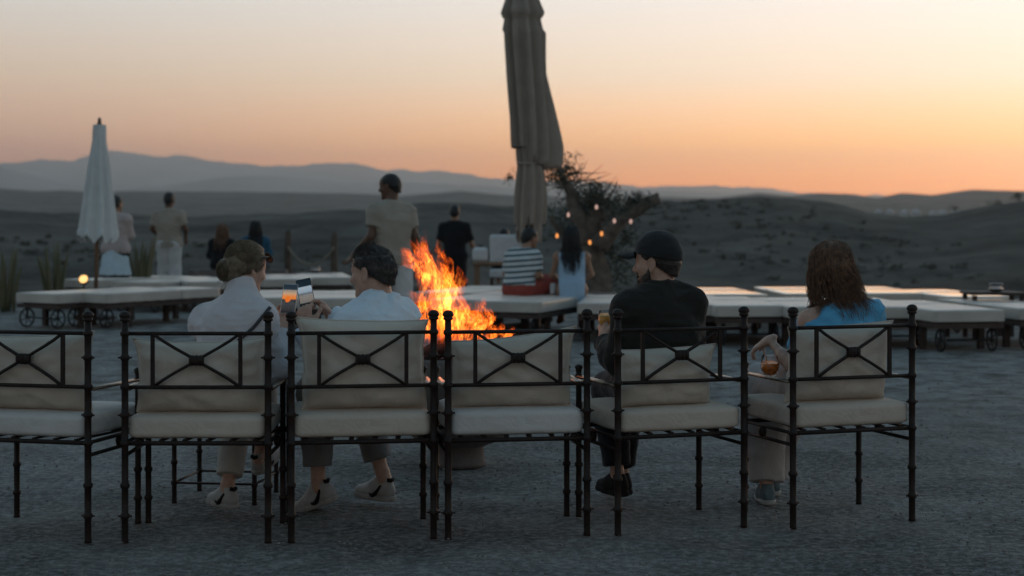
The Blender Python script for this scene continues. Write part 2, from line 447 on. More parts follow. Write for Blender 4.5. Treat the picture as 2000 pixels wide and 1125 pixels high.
# ---------------------------------------------------------------- iron armchairs
CW, CD = .305, .47                    # half width between posts, depth to the front legs
def post_mesh(h, r, rings):
    pr = [(r * 1.15, 0), (r, .012)]
    for z in sorted(rings):
        pr += [(r, z - .013), (r * 1.12, z - .011), (r * 1.42, z - .005), (r * 1.42, z + .005), (r * 1.12, z + .011), (r, z + .013)]
    pr += [(r * .98, h)]
    return MB().lathe(pr, 12)
def build_chair(name, label):
    t = thing(name, label, 'chair', group='iron armchairs in a row before the fire')
    r = .0148
    post = post_mesh(.945, r, [.115, .245, .425, .545, .665, .79, .893]).mesh('back_post')
    fin = MB().lathe([(.0158, 0), (.021, .003), (.022, .010), (.0185, .013), (.0245, .020), (.0250, .027), (.021, .036), (.012, .042), (.002, .044)], 14).mesh('finial')
    leg = post_mesh(.675, .0135, [.115, .245, .425, .65]).mesh('front_leg')
    ffin = MB().lathe([(.0135, 0), (.017, .003), (.014, .008), (.019, .015), (.018, .023), (.010, .030), (.001, .032)], 12).mesh('finial')
    for s in (-1, 1):
        p = put('back_post', post, 'iron', t); p.location = (s * CW, 0, 0)
        q = put('finial', fin, 'iron', p); q.location = (0, 0, .945)
        for zz, st in ((.115, 1), (.545, 1), (.79, 1)):
            MB().tube([(-.03, 0, zz), (.03, 0, zz)], .0042, 6).build('stud', 'iron', p)
        p = put('front_leg', leg, 'iron', t); p.location = (s * CW, CD, 0)
        q = put('finial', ffin, 'iron', p); q.location = (0, 0, .675)
        MB().rbox((s * CW, CD / 2, .652), (.040, CD - .03, .014), .006, 2).build('armrest', 'iron_worn', t)
        for zz in (.425, .372):
            MB().tube([(s * CW, .0, zz), (s * CW, CD, zz)], .0085, 8).build('side_rail', 'iron', t)
        MB().lathe([(.002, -.026), (.014, -.02), (.019, 0), (.014, .02), (.002, .026)], 10, (s * CW, CD * .62, .398)).build('side_boss', 'iron', t)
        MB().bar((s * .187, 0, .664), (s * .187, 0, .893), .017, .012, (0, 1, 0)).build('panel_bar', 'iron', t, False)
        pts = []
        for i in range(9):
            u = i / 8; x = -.187 + .374 * u; z = .664 + .229 * (u if s > 0 else 1 - u)
            k = abs(u - .5) * 2
            z = .7785 + (z - .7785) * (1 - .07 * math.sin(k * math.pi)); pts.append((x, .002 * s, z))
        MB().tube(pts, .0075, 6).build('cross_bar', 'iron', t)
    for zz, nm, rr in ((.893, 'top_rail', .0085), (.664, 'middle_rail', .0085), (.425, 'seat_rail', .010)):
        MB().tube([(-CW, 0, zz), (CW, 0, zz)], rr, 8).build(nm, 'iron', t)
    MB().tube([(-CW, CD, .425), (CW, CD, .425)], .010, 8).build('seat_rail', 'iron', t)
    kn = MB().rbox((0, -.002, .7785), (.062, .034, .040), .008, 4).build('knot', 'iron', t)
    for x in (-.018, 0, .018):
        MB().rbox((x, -.002, .7785), (.010, .040, .046), .004, 2).build('wrap', 'iron', kn)
    for i in range(6):
        x = -.25 + .1 * i
        MB().bar((x, .0, .437), (x + .05, CD, .437), .022, .006).build('seat_slat', 'iron', t, False)
    return t
def seat_cushion(seed, back=0, h=.1, w=.586):
    rnd = random.Random(seed); ox = rnd.random() * 50; sag = rnd.uniform(-.008, .012)
    def fn(p):
        u, v = p.x / (w / 2), p.y / .27
        q = p.copy()
        puff = max(0, 1 - u * u) * max(0, 1 - v * v)
        if p.z > 0: q.z += .016 * puff - sag * .4 * (1 - abs(u))
        q.x += u * .006 * (1 - v * v); q.y += v * .004 * (1 - u * u)
        n = mnoise.noise(Vector((p.x * 7 + ox, p.y * 7, p.z * 9)))
        q += p.normalized() * n * .006
        return q
    return MB().rbox((0, .268 + back, .443 + h / 2), (w, .53, h), .026, 18, fn)
def pillow(w, h, t, seed, lean=.12, shear=0., tilt=0., dent=.1, slope=0.):
    """loose cushion with pinched corners; local origin at the middle of its bottom edge"""
    rnd = random.Random(seed); o = rnd.random() * 90; n = 30
    V, Fc = [], []
    asym = rnd.uniform(-.012, .012) + slope
    for side in (-1, 1):
        for i in range(n + 1):
            for j in range(n + 1):
                u, v = i / n * 2 - 1, j / n * 2 - 1
                x = w / 2 * u * (1 - .075 * (1 - v ** 4) * (1 if v > -.2 else .6)) * (1 - .028 * (1 - v))
                top = dent * (1 - abs(u) ** 2.6) if v > 0 else .02 * (1 - u * u)
                z = h / 2 * v * (1 - top) + h / 2 + asym * u * (v + 1) / 2
                th = t / 2 * (max(0, 1 - abs(u) ** 3.2) * max(0, 1 - abs(v) ** 3.0)) ** .5
                th *= 1 + .12 * (1 - v)
                # creases run out of the corners
                c = abs(u * v); cr = mnoise.noise(Vector((u * 3.1 + o, v * 3.1, side * 3))) * .018 + mnoise.noise(Vector((u * 9 + o, (v - u) * 5, side))) * .014 * c + mnoise.noise(Vector((u * 5 + v * 6, o, side * 2))) * .005
                y = side * th + cr * (1 - max(abs(u), abs(v)) ** 6)
                x += shear * (z - h / 2) + .004 * mnoise.noise(Vector((v * 4, o, u)))
                V.append(Vector((x, y - lean * (0), z)))
    k = (n + 1) ** 2
    for s in (0, 1):
        for i in range(n):
            for j in range(n):
                a = s * k + i * (n + 1) + j
                q = (a, a + n + 1, a + n + 2, a + 1)
                Fc.append(q if s == 0 else q[::-1])
    rim = [i * (n + 1) for i in range(n + 1)] + [n * (n + 1) + j for j in range(1, n + 1)] + [i * (n + 1) + n for i in range(n - 1, -1, -1)] + [j for j in range(n - 1, 0, -1)]
    for a, b in zip(rim, rim[1:] + rim[:1]): Fc.append((a, a + k, b + k, b))
    b = MB().add(V, Fc)
    # piping along the seam
    pip = [(V[i] + V[i + k]) / 2 for i in rim]; pip.append(pip[0])
    return b, MB().tube(pip, .0042, 5, False)
CH = [  # x, Y of the middle between the back feet, turn, occupant words
    (-2.105, 7.354, -14, 'unoccupied dark iron armchair at the row end beside the woman in the sweater'),
    (-1.345, 7.275, 0, 'dark iron armchair seating the woman in the pale turtleneck sweater'),
    (-.640, 7.325, 8.5, 'dark iron armchair seating the grey-haired man in the light shirt'),
    (.026, 7.400, 9, 'empty dark iron armchair between the light-shirted man and the man in the cap'),
    (.750, 7.540, 19, 'dark iron armchair seating the man in the black cap'),
    (1.540, 7.700, 19, 'dark iron armchair seating the long-haired woman in the blue shirt')]
PIL = [  # width, height, thickness, x shift, shear, material, dent
    (.58, .335, .16, -.01, 0, .09, .01), (.595, .325, .17, 0, .0, .15, .0), (.575, .395, .19, .01, -.03, .06, .0), (.57, .322, .17, -.01, .03, .10, .02), (.49, .262, .16, -.035, .05, .06, .0), (.545, .35, .18, -.01, .08, .05, .0)]
PWORD = ['on the unoccupied chair beside the woman in the pale sweater', 'behind the back of the woman in the pale sweater', 'tall and plump, behind the man in the light shirt', 'on the empty chair right of the light-shirted man', 'low and slumped, behind the man in the black cap', 'behind the long-haired woman in the blue shirt']
chair0 = build_chair('iron_armchair', CH[0][3])
for i, (x, y, a, lab) in enumerate(CH):
    c = chair0 if i == 0 else dup(chair0, (0, 0, 0), 0, lab)
    c.location = (x, y, 0); c.rotation_euler = (0, 0, R(a)); c.rotation_euler[2] = R(a)
    CH[i] = CH[i] + (c,)
for i, (x, y, a, lab, c) in enumerate(CH):
    hs = (.1, .098, .105, .108, .098, .102)[i]
    seat_cushion(i, h=hs).build('seat_cushion', 'canvas_light' if i in (0, 3) else 'canvas', c)
    w, h, t, dx, sh, dent, slope = PIL[i]
    root = thing('back_pillow', 'beige linen back pillow ' + PWORD[i], 'pillow', group='back pillows of the iron armchairs')
    b, pip = pillow(w, h, t, i + 20, shear=sh, dent=dent, slope=slope)
    b.build('cover', 'canvas', root); pip.build('piping', 'canvas', root)
    fw = Vector((-math.sin(R(a)), math.cos(R(a)), 0)); rt = Vector((math.cos(R(a)), math.sin(R(a)), 0))
    root.location = Vector((x, y, .443 + hs + .004)) + fw * (t / 2 + .040) + rt * dx
    root.rotation_euler = (R(2.5), 0, R(a))

# small iron side table standing before the second chair
tb = thing('side_table', 'low iron side table with ringed legs in front of the pale sweater woman', 'table', (-1.41, 8.42, 0), R(-8))
lg = post_mesh(.42, .012, [.1, .2, .3, .38]).mesh('leg')
for sx in (-1, 1):
    for sy in (-1, 1):
        q = put('leg', lg, 'iron', tb); q.location = (sx * .2, sy * .19, 0)
    MB().tube([(sx * .2, -.19, .1), (sx * .2, .19, .1)], .006, 6).build('stretcher', 'iron', tb)
    MB().tube([(-.2, sx * .19, .1), (.2, sx * .19, .1)], .006, 6).build('stretcher', 'iron', tb)
MB().rbox((0, 0, .43), (.46, .44, .02), .006, 3).build('table_top', 'iron', tb)

# ---------------------------------------------------------------- fire bowl, logs, flames
FX, FY = -.30, 9.5
fb = thing('fire_bowl', 'wide round stone fire bowl on a short foot, burning behind the chairs', 'fire bowl', (FX, FY, 0))
MB().lathe([(.15, 0), (.15, .02), (.14, .1), (.17, .125)], 32).build('foot', 'stone', fb)
MB().lathe([(.16, .115), (.24, .145), (.36, .27), (.425, .45), (.44, .60), (.435, .62), (.40, .615), (.385, .50), (.30, .42), (0.01, .40)], 40).build('bowl', 'stone', fb)
LOGW = ['resting low along the chair side', 'slanting up across the middle', 'crosswise in the heart of the fire', 'thickest one by the bowl rim', 'leaning steeply upward', 'lying on top of the others']
def log(a, b, r, seed):
    a, b = Vector(a), Vector(b); pts, rad = [], []
    for i in range(9):
        u = i / 8; p = a.lerp(b, u); p += mnoise.noise_vector(p * 5 + Vector((seed, 0, 0))) * .012
        pts.append(p); rad.append(r * (1 + .18 * mnoise.noise(Vector((u * 4, seed, 0)))) * (.75 if i in (0, 8) else 1))
    o = MB().tube(pts, rad, 10).build('firewood_log', 'char')
    return tag(o, 'charred black log in the fire bowl, ' + LOGW[int(round(seed / 7.3))], 'log', 'logs in the fire bowl')
for k, (a, b, r) in enumerate([((-.30, -.08, .50), (.22, -.14, .60), .055), ((-.2, .16, .50), (.30, .02, .63), .05), ((-.05, .22, .52), (.05, -.25, .60), .055), ((.05, -.2, .54), (.32, .1, .57), .06), ((-.32, .05, .52), (-.02, .1, .68), .05), ((.14, -.22, .58), (.10, .2, .71), .055)]):
    log(Vector(a) + Vector((FX, FY, 0)), Vector(b) + Vector((FX, FY, 0)), r, k * 7.3)

def flame_material():
    m = bpy.data.materials.new('flame'); m.use_nodes = True
    N, L = m.node_tree.nodes, m.node_tree.links; N.remove(N['Principled BSDF'])
    def mth(op, a, b=None, c=None):
        n = N.new('ShaderNodeMath'); n.operation = op
        for i, v in enumerate((a, b, c)):
            if v is None: continue
            if isinstance(v, (int, float)): n.inputs[i].default_value = v
            else: L.new(v, n.inputs[i])
        return n.outputs[0]
    uv = N.new('ShaderNodeUVMap'); sp = N.new('ShaderNodeSeparateXYZ'); L.new(uv.outputs[0], sp.inputs[0]); u, v = sp.outputs[0], sp.outputs[1]
    tc = N.new('ShaderNodeTexCoord'); mp = N.new('ShaderNodeMapping'); mp.inputs['Scale'].default_value = (1, 1, .42)
    L.new(tc.outputs['Object'], mp.inputs[0])
    n = N.new('ShaderNodeTexNoise'); n.inputs['Scale'].default_value = 15; n.inputs['Detail'].default_value = 4; n.inputs['Roughness'].default_value = .5; n.inputs['Distortion'].default_value = 1.6
    L.new(mp.outputs[0], n.inputs['Vector'])
    ridge = mth('SUBTRACT', 1, mth('MULTIPLY', mth('ABSOLUTE', mth('SUBTRACT', n.outputs['Fac'], .5)), 9.5))
    ridge = mth('MAXIMUM', ridge, 0)
    body = N.new('ShaderNodeMapRange'); L.new(n.outputs['Fac'], body.inputs[0]); body.inputs[1].default_value = .50; body.inputs[2].default_value = .64
    edge = mth('SUBTRACT', 1, mth('POWER', mth('ABSOLUTE', mth('SUBTRACT', mth('MULTIPLY', u, 2), 1)), 2.5))
    tip = mth('SUBTRACT', 1, mth('POWER', v, 4))
    base = N.new('ShaderNodeMapRange'); L.new(v, base.inputs[0]); base.inputs[1].default_value = 0; base.inputs[2].default_value = .12
    msk = mth('MULTIPLY', mth('MULTIPLY', edge, tip), base.outputs[0])
    inten = mth('ADD', mth('MULTIPLY', mth('POWER', ridge, 1.6), 1.0), mth('MULTIPLY', body.outputs[0], .30))
    s = mth('MULTIPLY', msk, inten)
    r = N.new('ShaderNodeValToRGB'); el = r.color_ramp.elements; el.new(.5)
    for e, (p, c) in zip(el, ((0, (.80, .075, .004)), (.45, (1, .16, .012)), (1, (1, .36, .05)))): e.position = p; e.color = c + (1,)
    L.new(s, r.inputs[0])
    em = N.new('ShaderNodeEmission'); L.new(r.outputs[0], em.inputs[0]); L.new(mth('MULTIPLY', s, FLAME), em.inputs[1])
    tr = N.new('ShaderNodeBsdfTransparent'); ad = N.new('ShaderNodeAddShader')
    L.new(em.outputs[0], ad.inputs[0]); L.new(tr.outputs[0], ad.inputs[1]); L.new(ad.outputs[0], N['Material Output'].inputs['Surface'])
    return m
FLAME = .78
M['flame'] = flame_material()
GUIDES = [  # (px, py, half width) along each tongue, at the bowl's distance
    [(858, 668, 40), (868, 620, 46), (858, 580, 40), (850, 545, 36), (838, 510, 28), (826, 482, 16), (822, 462, 2)],
    [(880, 668, 36), (884, 620, 38), (872, 575, 30), (884, 545, 24), (880, 522, 12), (862, 505, 3)],
    [(846, 668, 30), (836, 625, 30), (834, 590, 20), (846, 560, 22), (850, 520, 24), (836, 495, 10), (846, 478, 2)],
    [(925, 668, 34), (932, 640, 30), (918, 615, 18), (930, 592, 4)],
    [(950, 668, 26), (946, 640, 20), (962, 615, 11), (958, 590, 2)],
    [(905, 668, 36), (902, 635, 32), (912, 605, 20), (900, 580, 3)],
    [(966, 668, 24), (975, 652, 15), (986, 640, 3)],
    [(826, 668, 28), (820, 635, 22), (808, 605, 15), (826, 590, 8), (800, 574, 2)],
    [(842, 548, 12), (830, 522, 10), (812, 498, 8), (790, 484, 2)],
    [(872, 640, 40), (866, 600, 44), (876, 568, 34), (862, 540, 26), (872, 515, 3)]]
def flames():
    root = thing('flames', 'tall orange flames rising from the stone fire bowl', 'fire', (FX, FY, .5))
    for g in GUIDES:
        for c in range(6):
            n = 22; dy = random.gauss(0, .085); ph = random.random() * 6.3; sc = random.uniform(.75, 1.0); hgt = random.uniform(.80, 1.06)
            az = random.uniform(0, math.pi); tw = random.uniform(-1.4, 1.4); jx = random.gauss(0, 9); V, UV = [], []
            m = 6
            for i in range(n + 1):
                u = i / n; k = u * (len(g) - 1); a = min(int(k), len(g) - 2); f = k - a; f = f * f * (3 - 2 * f)
                px, py, w = [g[a][q] * (1 - f) + g[a + 1][q] * f for q in range(3)]
                py = 668 - (668 - py) * hgt
                p = P(px + jx, py, FY); p.y += dy * (1 - .5 * u)
                p.x += .018 * math.sin(u * 9 + ph) * (.3 + u); p.y += .018 * math.cos(u * 8 + ph)
                d = Vector((math.cos(az + tw * u), math.sin(az + tw * u), 0)); e = Vector((-d.y, d.x, 0))
                hw = w / F * FY * sc * (.8 + .3 * math.sin(u * 13 + ph))
                for j in range(m + 1):
                    s = j / m * 2 - 1
                    V.append(p + d * hw * s + e * hw * .35 * (s * s - .4) + Vector((0, 0, .02 * math.sin(s * 5 + ph + 6 * u))) - Vector((FX, FY, .5))); UV.append((j / m, u))
            Fc = [(i * (m + 1) + j, i * (m + 1) + j + 1, (i + 1) * (m + 1) + j + 1, (i + 1) * (m + 1) + j) for i in range(n) for j in range(m)]
            me = MB().add(V, Fc).mesh('flame_tongue')
            ul = me.uv_layers.new(name='UVMap')
            for lp in me.loops: ul.data[lp.index].uv = UV[lp.vertex_index]
            put('flame_tongue', me, 'flame', root)
    return root
flames()

# ---------------------------------------------------------------- implicit surfaces for bodies and clothes
class Field:
    """signed distance on a grid; smooth unions of tapered, flattened limbs; meshed with surface nets"""
    def __init__(s, lo, hi, h):
        s.h = h; s.lo = np.array(lo, np.float32)
        s.n = np.ceil((np.array(hi) - s.lo) / h).astype(int) + 1
        s.D = np.full(s.n, .2, np.float32)
    def sub(s, lo, hi, m):
        a = np.clip(np.floor((np.array(lo) - m - s.lo) / s.h).astype(int), 0, s.n - 1)
        b = np.clip(np.ceil((np.array(hi) + m - s.lo) / s.h).astype(int) + 1, 1, s.n)
        if (b <= a).any(): return None, None
        ax = [s.lo[i] + s.h * np.arange(a[i], b[i], dtype=np.float32) for i in range(3)]
        p = np.stack(np.meshgrid(*ax, indexing='ij'), -1)
        return (slice(a[0], b[0]), slice(a[1], b[1]), slice(a[2], b[2])), p
    def merge(s, sl, d, k, neg=False):
        D = s.D[sl]
        if neg: d = -d; q = np.maximum(k - np.abs(D - d), 0) / k; s.D[sl] = np.maximum(D, d) + q * q * k / 4
        else: q = np.maximum(k - np.abs(D - d), 0) / k; s.D[sl] = np.minimum(D, d) - q * q * k / 4
    def cone(s, a, b, ra, rb, k=.03, sq=None, off=0, flat=0, neg=False, bow=None):
        a = np.array(a, np.float32); b = np.array(b, np.float32); ra += off; rb += off
        m = max(ra, rb); sl, p = s.sub(np.minimum(a, b) - m, np.maximum(a, b) + m, k + 3 * s.h)
        if sl is None: return s
        pa = p - a; ba = b - a; L2 = max(float(ba @ ba), 1e-9)
        traw = pa @ ba / L2; g = 1.0; ba2, pa2 = ba, pa
        if sq:
            f = np.array(sq[0], np.float32); f = f / np.linalg.norm(f); c = 1 / sq[1] - 1
            pa2 = pa + (pa @ f)[..., None] * f * c; ba2 = ba + f * float(ba @ f) * c; g = max(min(sq[1], 1), .3)
        t = np.clip(pa2 @ ba2 / max(float(ba2 @ ba2), 1e-9), 0, 1)
        d = (np.linalg.norm(pa2 - t[..., None] * ba2, axis=-1) - (ra + (rb - ra) * t)) * g
        if flat: d = np.maximum(d, (traw - 1) * math.sqrt(L2))
        s.merge(sl, d, k, neg); return s
    def ell(s, c, r, rot=None, k=.03, off=0, neg=False):
        c = np.array(c, np.float32); r = np.array(r, np.float32) + off; m = r.max()
        sl, p = s.sub(c - m, c + m, k + 3 * s.h)
        if sl is None: return s
        q = p - c
        if rot is not None: q = q @ np.array(rot, np.float32)
        k0 = np.linalg.norm(q / r, axis=-1); k1 = np.linalg.norm(q / (r * r), axis=-1)
        s.merge(sl, k0 * (k0 - 1) / np.maximum(k1, 1e-6), k, neg); return s
    def cut(s, p0, n):
        """keep the side the normal points away from"""
        ax = [s.lo[i] + s.h * np.arange(s.n[i], dtype=np.float32) for i in range(3)]
        n = np.array(Vector(n).normalized(), np.float32); p0 = np.array(p0, np.float32)
        d = (ax[0] - p0[0])[:, None, None] * n[0] + (ax[1] - p0[1])[None, :, None] * n[1] + (ax[2] - p0[2])[None, None, :] * n[2]
        s.D = np.maximum(s.D, d); return s
    def ripple(s, amp, freq, seed=0, ridged=True):
        near = np.abs(s.D) < amp * 3 + 2 * s.h
        idx = np.argwhere(near); p = s.lo + idx * s.h
        fr = np.array(freq, np.float32)
        w = np.stack([vnoise(p * 6 + seed), vnoise(p * 6 + seed + 20), vnoise(p * 6 + seed + 40)], -1) - .5
        n = vnoise(p * fr + w * 1.2 + seed)
        if ridged: n = 1 - np.abs(2 * n - 1) * 1.6
        else: n = n * 2 - 1
        s.D[near] -= amp * n; return s
    def mesh(s, name):
        D = s.D; D[0], D[-1] = .1, .1; D[:, 0], D[:, -1] = .1, .1; D[:, :, 0], D[:, :, -1] = .1, .1
        neg = D < 0; nx, ny, nz = D.shape
        cnt = np.zeros((nx - 1, ny - 1, nz - 1), np.int8)
        for i in (0, 1):
            for j in (0, 1):
                for k in (0, 1): cnt += neg[i:nx - 1 + i, j:ny - 1 + j, k:nz - 1 + k]
        C = np.argwhere((cnt > 0) & (cnt < 8)); vid = np.full(cnt.shape, -1, np.int32); vid[tuple(C.T)] = np.arange(len(C))
        acc = np.zeros((len(C), 3), np.float32); num = np.zeros(len(C), np.float32)
        cor = [(i, j, k) for i in (0, 1) for j in (0, 1) for k in (0, 1)]
        val = {c: D[C[:, 0] + c[0], C[:, 1] + c[1], C[:, 2] + c[2]] for c in cor}
        for a in cor:
            for ax in range(3):
                if a[ax]: continue
                b = list(a); b[ax] = 1; b = tuple(b); va, vb = val[a], val[b]
                x = (va < 0) != (vb < 0); t = np.where(x, va / np.where(va - vb == 0, 1, va - vb), 0)
                pt = np.array(a, np.float32)[None] + 0 * acc; pt[:, ax] = t
                acc[x] += pt[x]; num[x] += 1
        V = (C + acc / num[:, None]) * s.h + s.lo
        quads = []
        for ax in range(3):
            o1, o2 = [(1, 2), (2, 0), (0, 1)][ax]
            A = neg; sl0 = [slice(1, -1)] * 3; sl0[ax] = slice(0, -1); sl1 = list(sl0); sl1[ax] = slice(1, None)
            e = np.argwhere(A[tuple(sl0)] != A[tuple(sl1)]); off = np.ones(3, int); off[ax] = 0; e = e + off
            f0 = neg[tuple(e.T)]
            d1 = np.zeros(3, int); d1[o1] = 1; d2 = np.zeros(3, int); d2[o2] = 1
            g = lambda q: vid[tuple(q.T)]
            q = np.stack([g(e - d1 - d2), g(e - d2), g(e), g(e - d1)], -1)
            q[~f0] = q[~f0][:, ::-1]; quads.append(q)
        Q = np.concatenate(quads); Q = Q[(Q >= 0).all(1)]
        # two light smoothing passes take the grid off the surface
        e = np.concatenate([Q[:, [0, 1]], Q[:, [1, 2]], Q[:, [2, 3]], Q[:, [3, 0]]])
        for lam in (.5, -.52, .4):
            S = np.zeros_like(V); W = np.bincount(e[:, 0], minlength=len(V)).astype(np.float32)
            for i in range(3): S[:, i] = np.bincount(e[:, 0], V[e[:, 1], i], len(V))
            V = V + lam * (S / np.maximum(W, 1)[:, None] - V) * (W > 0)[:, None]
        me = bpy.data.meshes.new(name)
        me.vertices.add(len(V)); me.vertices.foreach_set('co', V.astype(np.float32).ravel())
        me.loops.add(Q.size); me.loops.foreach_set('vertex_index', Q.ravel().astype(np.int32))
        me.polygons.add(len(Q)); me.polygons.foreach_set('loop_start', (np.arange(len(Q)) * 4).astype(np.int32))
        me.update(calc_edges=True); me.polygons.foreach_set('use_smooth', [True] * len(Q)); me.validate()
        return me

def rotz(v, a): return Matrix.Rotation(R(a), 3, 'Z') @ Vector(v)
def facing(az, pitch=0):
    """unit vector; az degrees to the right of +Y, pitch up"""
    return Vector((math.sin(R(az)) * math.cos(R(pitch)), math.cos(R(az)) * math.cos(R(pitch)), math.sin(R(pitch))))

class Body:
    """a posed figure: J holds joint positions in the world; every part is meshed from the same limbs"""
    def __init__(s, J, fem=False, h=.006, scale=1.0, bulk=1.0):
        s.J = J; s.fem = fem; s.h = h; s.k = scale; s.b = bulk; s.hk = J.get('hk', scale)
        f = J['fwd'].normalized(); s.f = f
        s.hf = J['hf'].normalized(); up = J.get('hu', Vector((0, 0, 1)))
        s.hr = s.hf.cross(up).normalized(); s.hu = s.hr.cross(s.hf).normalized()
    def H(s, x, y, z):
        return s.J['head'] + (s.hr * x + s.hf * y + s.hu * z) * s.hk
    def hrot(s): return np.array([list(s.hr), list(s.hf), list(s.hu)]).T
    def bounds(s, keys, m):
        p = np.array([list(s.J[k]) for k in keys]); return p.min(0) - m, p.max(0) + m
    def field(s, keys, m=.16, h=None): return Field(*s.bounds(keys, m), h or s.h)
    # limbs -----------------------------------------------------------
    def torso(s, F, off=0, k=.05):
        J, q, fm = s.J, s.k * s.b, s.fem
        pel, nk, f = J['pelvis'], J['neck'], s.f
        ch = J.get('chest', pel.lerp(nk, .60)); sp = pel.lerp(ch, .5)
        sq = (f, .70)
        F.cone(J['hipL'], J['hipR'], (.115 if fm else .108) * q, (.115 if fm else .108) * q, k, (f, .95), off)
        F.cone(pel, sp, (.145 if fm else .145) * q, (.120 if fm else .138) * q, k, sq, off)
        F.cone(sp, ch, (.120 if fm else .138) * q, (.140 if fm else .160) * q, k, sq, off)
        top = ch.lerp(nk, .5)
        F.cone(ch, top, (.140 if fm else .160) * q, (.092 if fm else .105) * q, k, sq, off)
        sl, sr = J['shL'], J['shR']
        F.cone(sl, sr, .052 * q, .052 * q, .05, None, off)
        for sh in (sl, sr):
            F.cone(nk - Vector((0, 0, .012)), sh + Vector((0, 0, .008)), .040 * q, .040 * q, .045, None, off)
            F.cone(ch.lerp(sh, .25), sh, .085 * q, .058 * q, .05, None, off)
    def arm(s, F, side, off=0, upto=1.0, fore=1.0, k=.025, flat=0, loose=0):
        J, q = s.J, s.k * s.b * (.86 if s.fem else 1)
        sh, el, wr = J['sh' + side], J['el' + side], J['wr' + side]
        e = sh.lerp(el, upto)
        F.cone(sh, e, .056 * q, (.056 - .014 * upto) * q, k, None, off + loose * .4, flat if upto < 1 else 0)
        if upto >= 1 and fore > 0:
            w = el.lerp(wr, fore)
            F.cone(el, el.lerp(w, .4), .043 * q, .041 * q, k, None, off + loose)
            F.cone(el.lerp(w, .3), w, .041 * q, (.041 - .013 * fore) * q, k, None, off + loose, flat)
    def leg(s, F, side, off=0, upto=1.0, k=.04, flat=0, loose=0):
        J, q = s.J, s.k * s.b
        hp, kn, an = J['hip' + side], J['kn' + side], J['an' + side]
        F.cone(hp, kn, .088 * q, .060 * q, k, None, off + loose * .5)
        a = kn.lerp(an, upto)
        F.cone(kn, kn.lerp(a, .4), .058 * q, .056 * q, k, None, off + loose * .8)
        F.cone(kn.lerp(a, .35), a, .056 * q, (.056 - .020 * upto) * q, k, None, off + loose, flat)
    def hand(s, F, side, d, n, curl=(.5, .5, .5, .5), thumb=.6, spread=.02):
        """d: wrist to knuckles, n: the way the palm faces"""
        w = s.J['wr' + side]; q = s.k * (.90 if s.fem else 1.0); d = Vector(d).normalized(); n = Vector(n); n = (n - d * n.dot(d)).normalized()
        lat = d.cross(n) * (1 if side == 'R' else -1)       # towards the thumb
        kn = w + d * .085 * q
        F.cone(w - d * .02, w + d * .03 * q, .026 * q, .029 * q, .02, (n, .75))
        F.cone(w + d * .02 * q - lat * .014 * q, kn - lat * .018 * q, .024 * q, .021 * q, .015, (n, .62))
        F.cone(w + d * .02 * q + lat * .014 * q, kn + lat * .018 * q, .026 * q, .021 * q, .015, (n, .62))
        for i, (ln, o) in enumerate(((.070, .030), (.078, .010), (.073, -.010), (.057, -.029))):
            p = kn + lat * o * q; dr = (d + lat * o * spread * 20).normalized(); c = curl[i]
            for seg, fr, r in ((0, .45, .0098), (1, .31, .0088), (2, .24, .0080)):
                a = c * (.55 if seg == 0 else 1.0)
                dr = (dr * math.cos(a) + n * math.sin(a)).normalized() if seg == 0 else (dr * math.cos(a) + (n - dr * n.dot(dr)).normalized() * math.sin(a)).normalized() if abs(n.dot(dr)) < .98 else (dr * math.cos(a) - d * math.sin(a)).normalized()
                p2 = p + dr * ln * fr * q
                F.cone(p, p2, r * q, (r - .0008) * q, .006); p = p2
        p = w + d * .022 * q + lat * .024 * q; dr = (d * .62 + lat * .62 + n * thumb * .5).normalized()
        for ln, r in ((.042, .0135), (.032, .0105), (.026, .0092)):
            p2 = p + dr * ln * q; F.cone(p, p2, r * q, (r - .001) * q, .009); p = p2
            dr = (dr + d * .25 - lat * .12 + n * thumb * .25).normalized()
    def foot(s, F, side, off=0):
        J = s.J; a = J['an' + side]; t = J['toe' + side]; h = J.get('heel' + side, a + Vector((0, 0, -.05)) - (t - a).normalized() * .03)
        F.cone(a + Vector((0, 0, .02)), h.lerp(a, .3), .036, .036, .02, None, off); F.cone(h, h.lerp(t, .35), .030, .024, .03, None, off)
    def head(s, F):
        H, q, rot = s.H, s.hk, s.hrot(); e = lambda c, r, k=.02, neg=False, rt=rot: F.ell(H(*c), np.array(r) * q, rt, k, 0, neg)
        e((0, -.012, .034), (.075, .097, .084)); e((0, .032, -.028), (.062, .060, .084)); e((0, .045, .04), (.060, .050, .055))
        for x in (-1, 1):
            F.cone(H(x * .050, .002, -.040), H(x * .018, .070, -.098), .021 * q, .018 * q, .025)
            e((x * .042, .060, -.022), (.024, .026, .022), .025)
            e((x * .031, .101, .004), (.016, .014, .011), .012, True)
            e((x * .030, .079, .003), (.0125, .0125, .0115), .004)
            e((x * .011, .102, -.034), (.008, .010, .007), .008)
            F.cone(H(x * .010, .088, .019), H(x * .044, .074, .020), .0095 * q, .007 * q, .012)
            ry = np.array(Matrix.Rotation(x * .35, 3, 'Z')); rt = rot @ ry
            e((x * .077, -.004, -.004), (.0085, .021, .033), .008, False, rt)
            e((x * .086, .000, -.004), (.006, .010, .018), .006, True, rt)
            e((x * .075, .000, -.034), (.007, .010, .010), .008)
        F.cone(H(0, .088, .012), H(0, .113, -.026), .0075 * q, .0125 * q, .012)
        e((0, .078, -.098), (.022, .020, .018), .02)
        F.cone(H(-.017, .088, -.058), H(.017, .088, -.058), .0065 * q, .0065 * q, .008); F.cone(H(-.014, .087, -.069), H(.014, .087, -.069), .0075 * q, .0075 * q, .008)
        nb = s.J['neck']; F.cone(H(0, -.028, -.055), nb, (.050 if s.fem else .056) * q, (.052 if s.fem else .060) * q, .03)
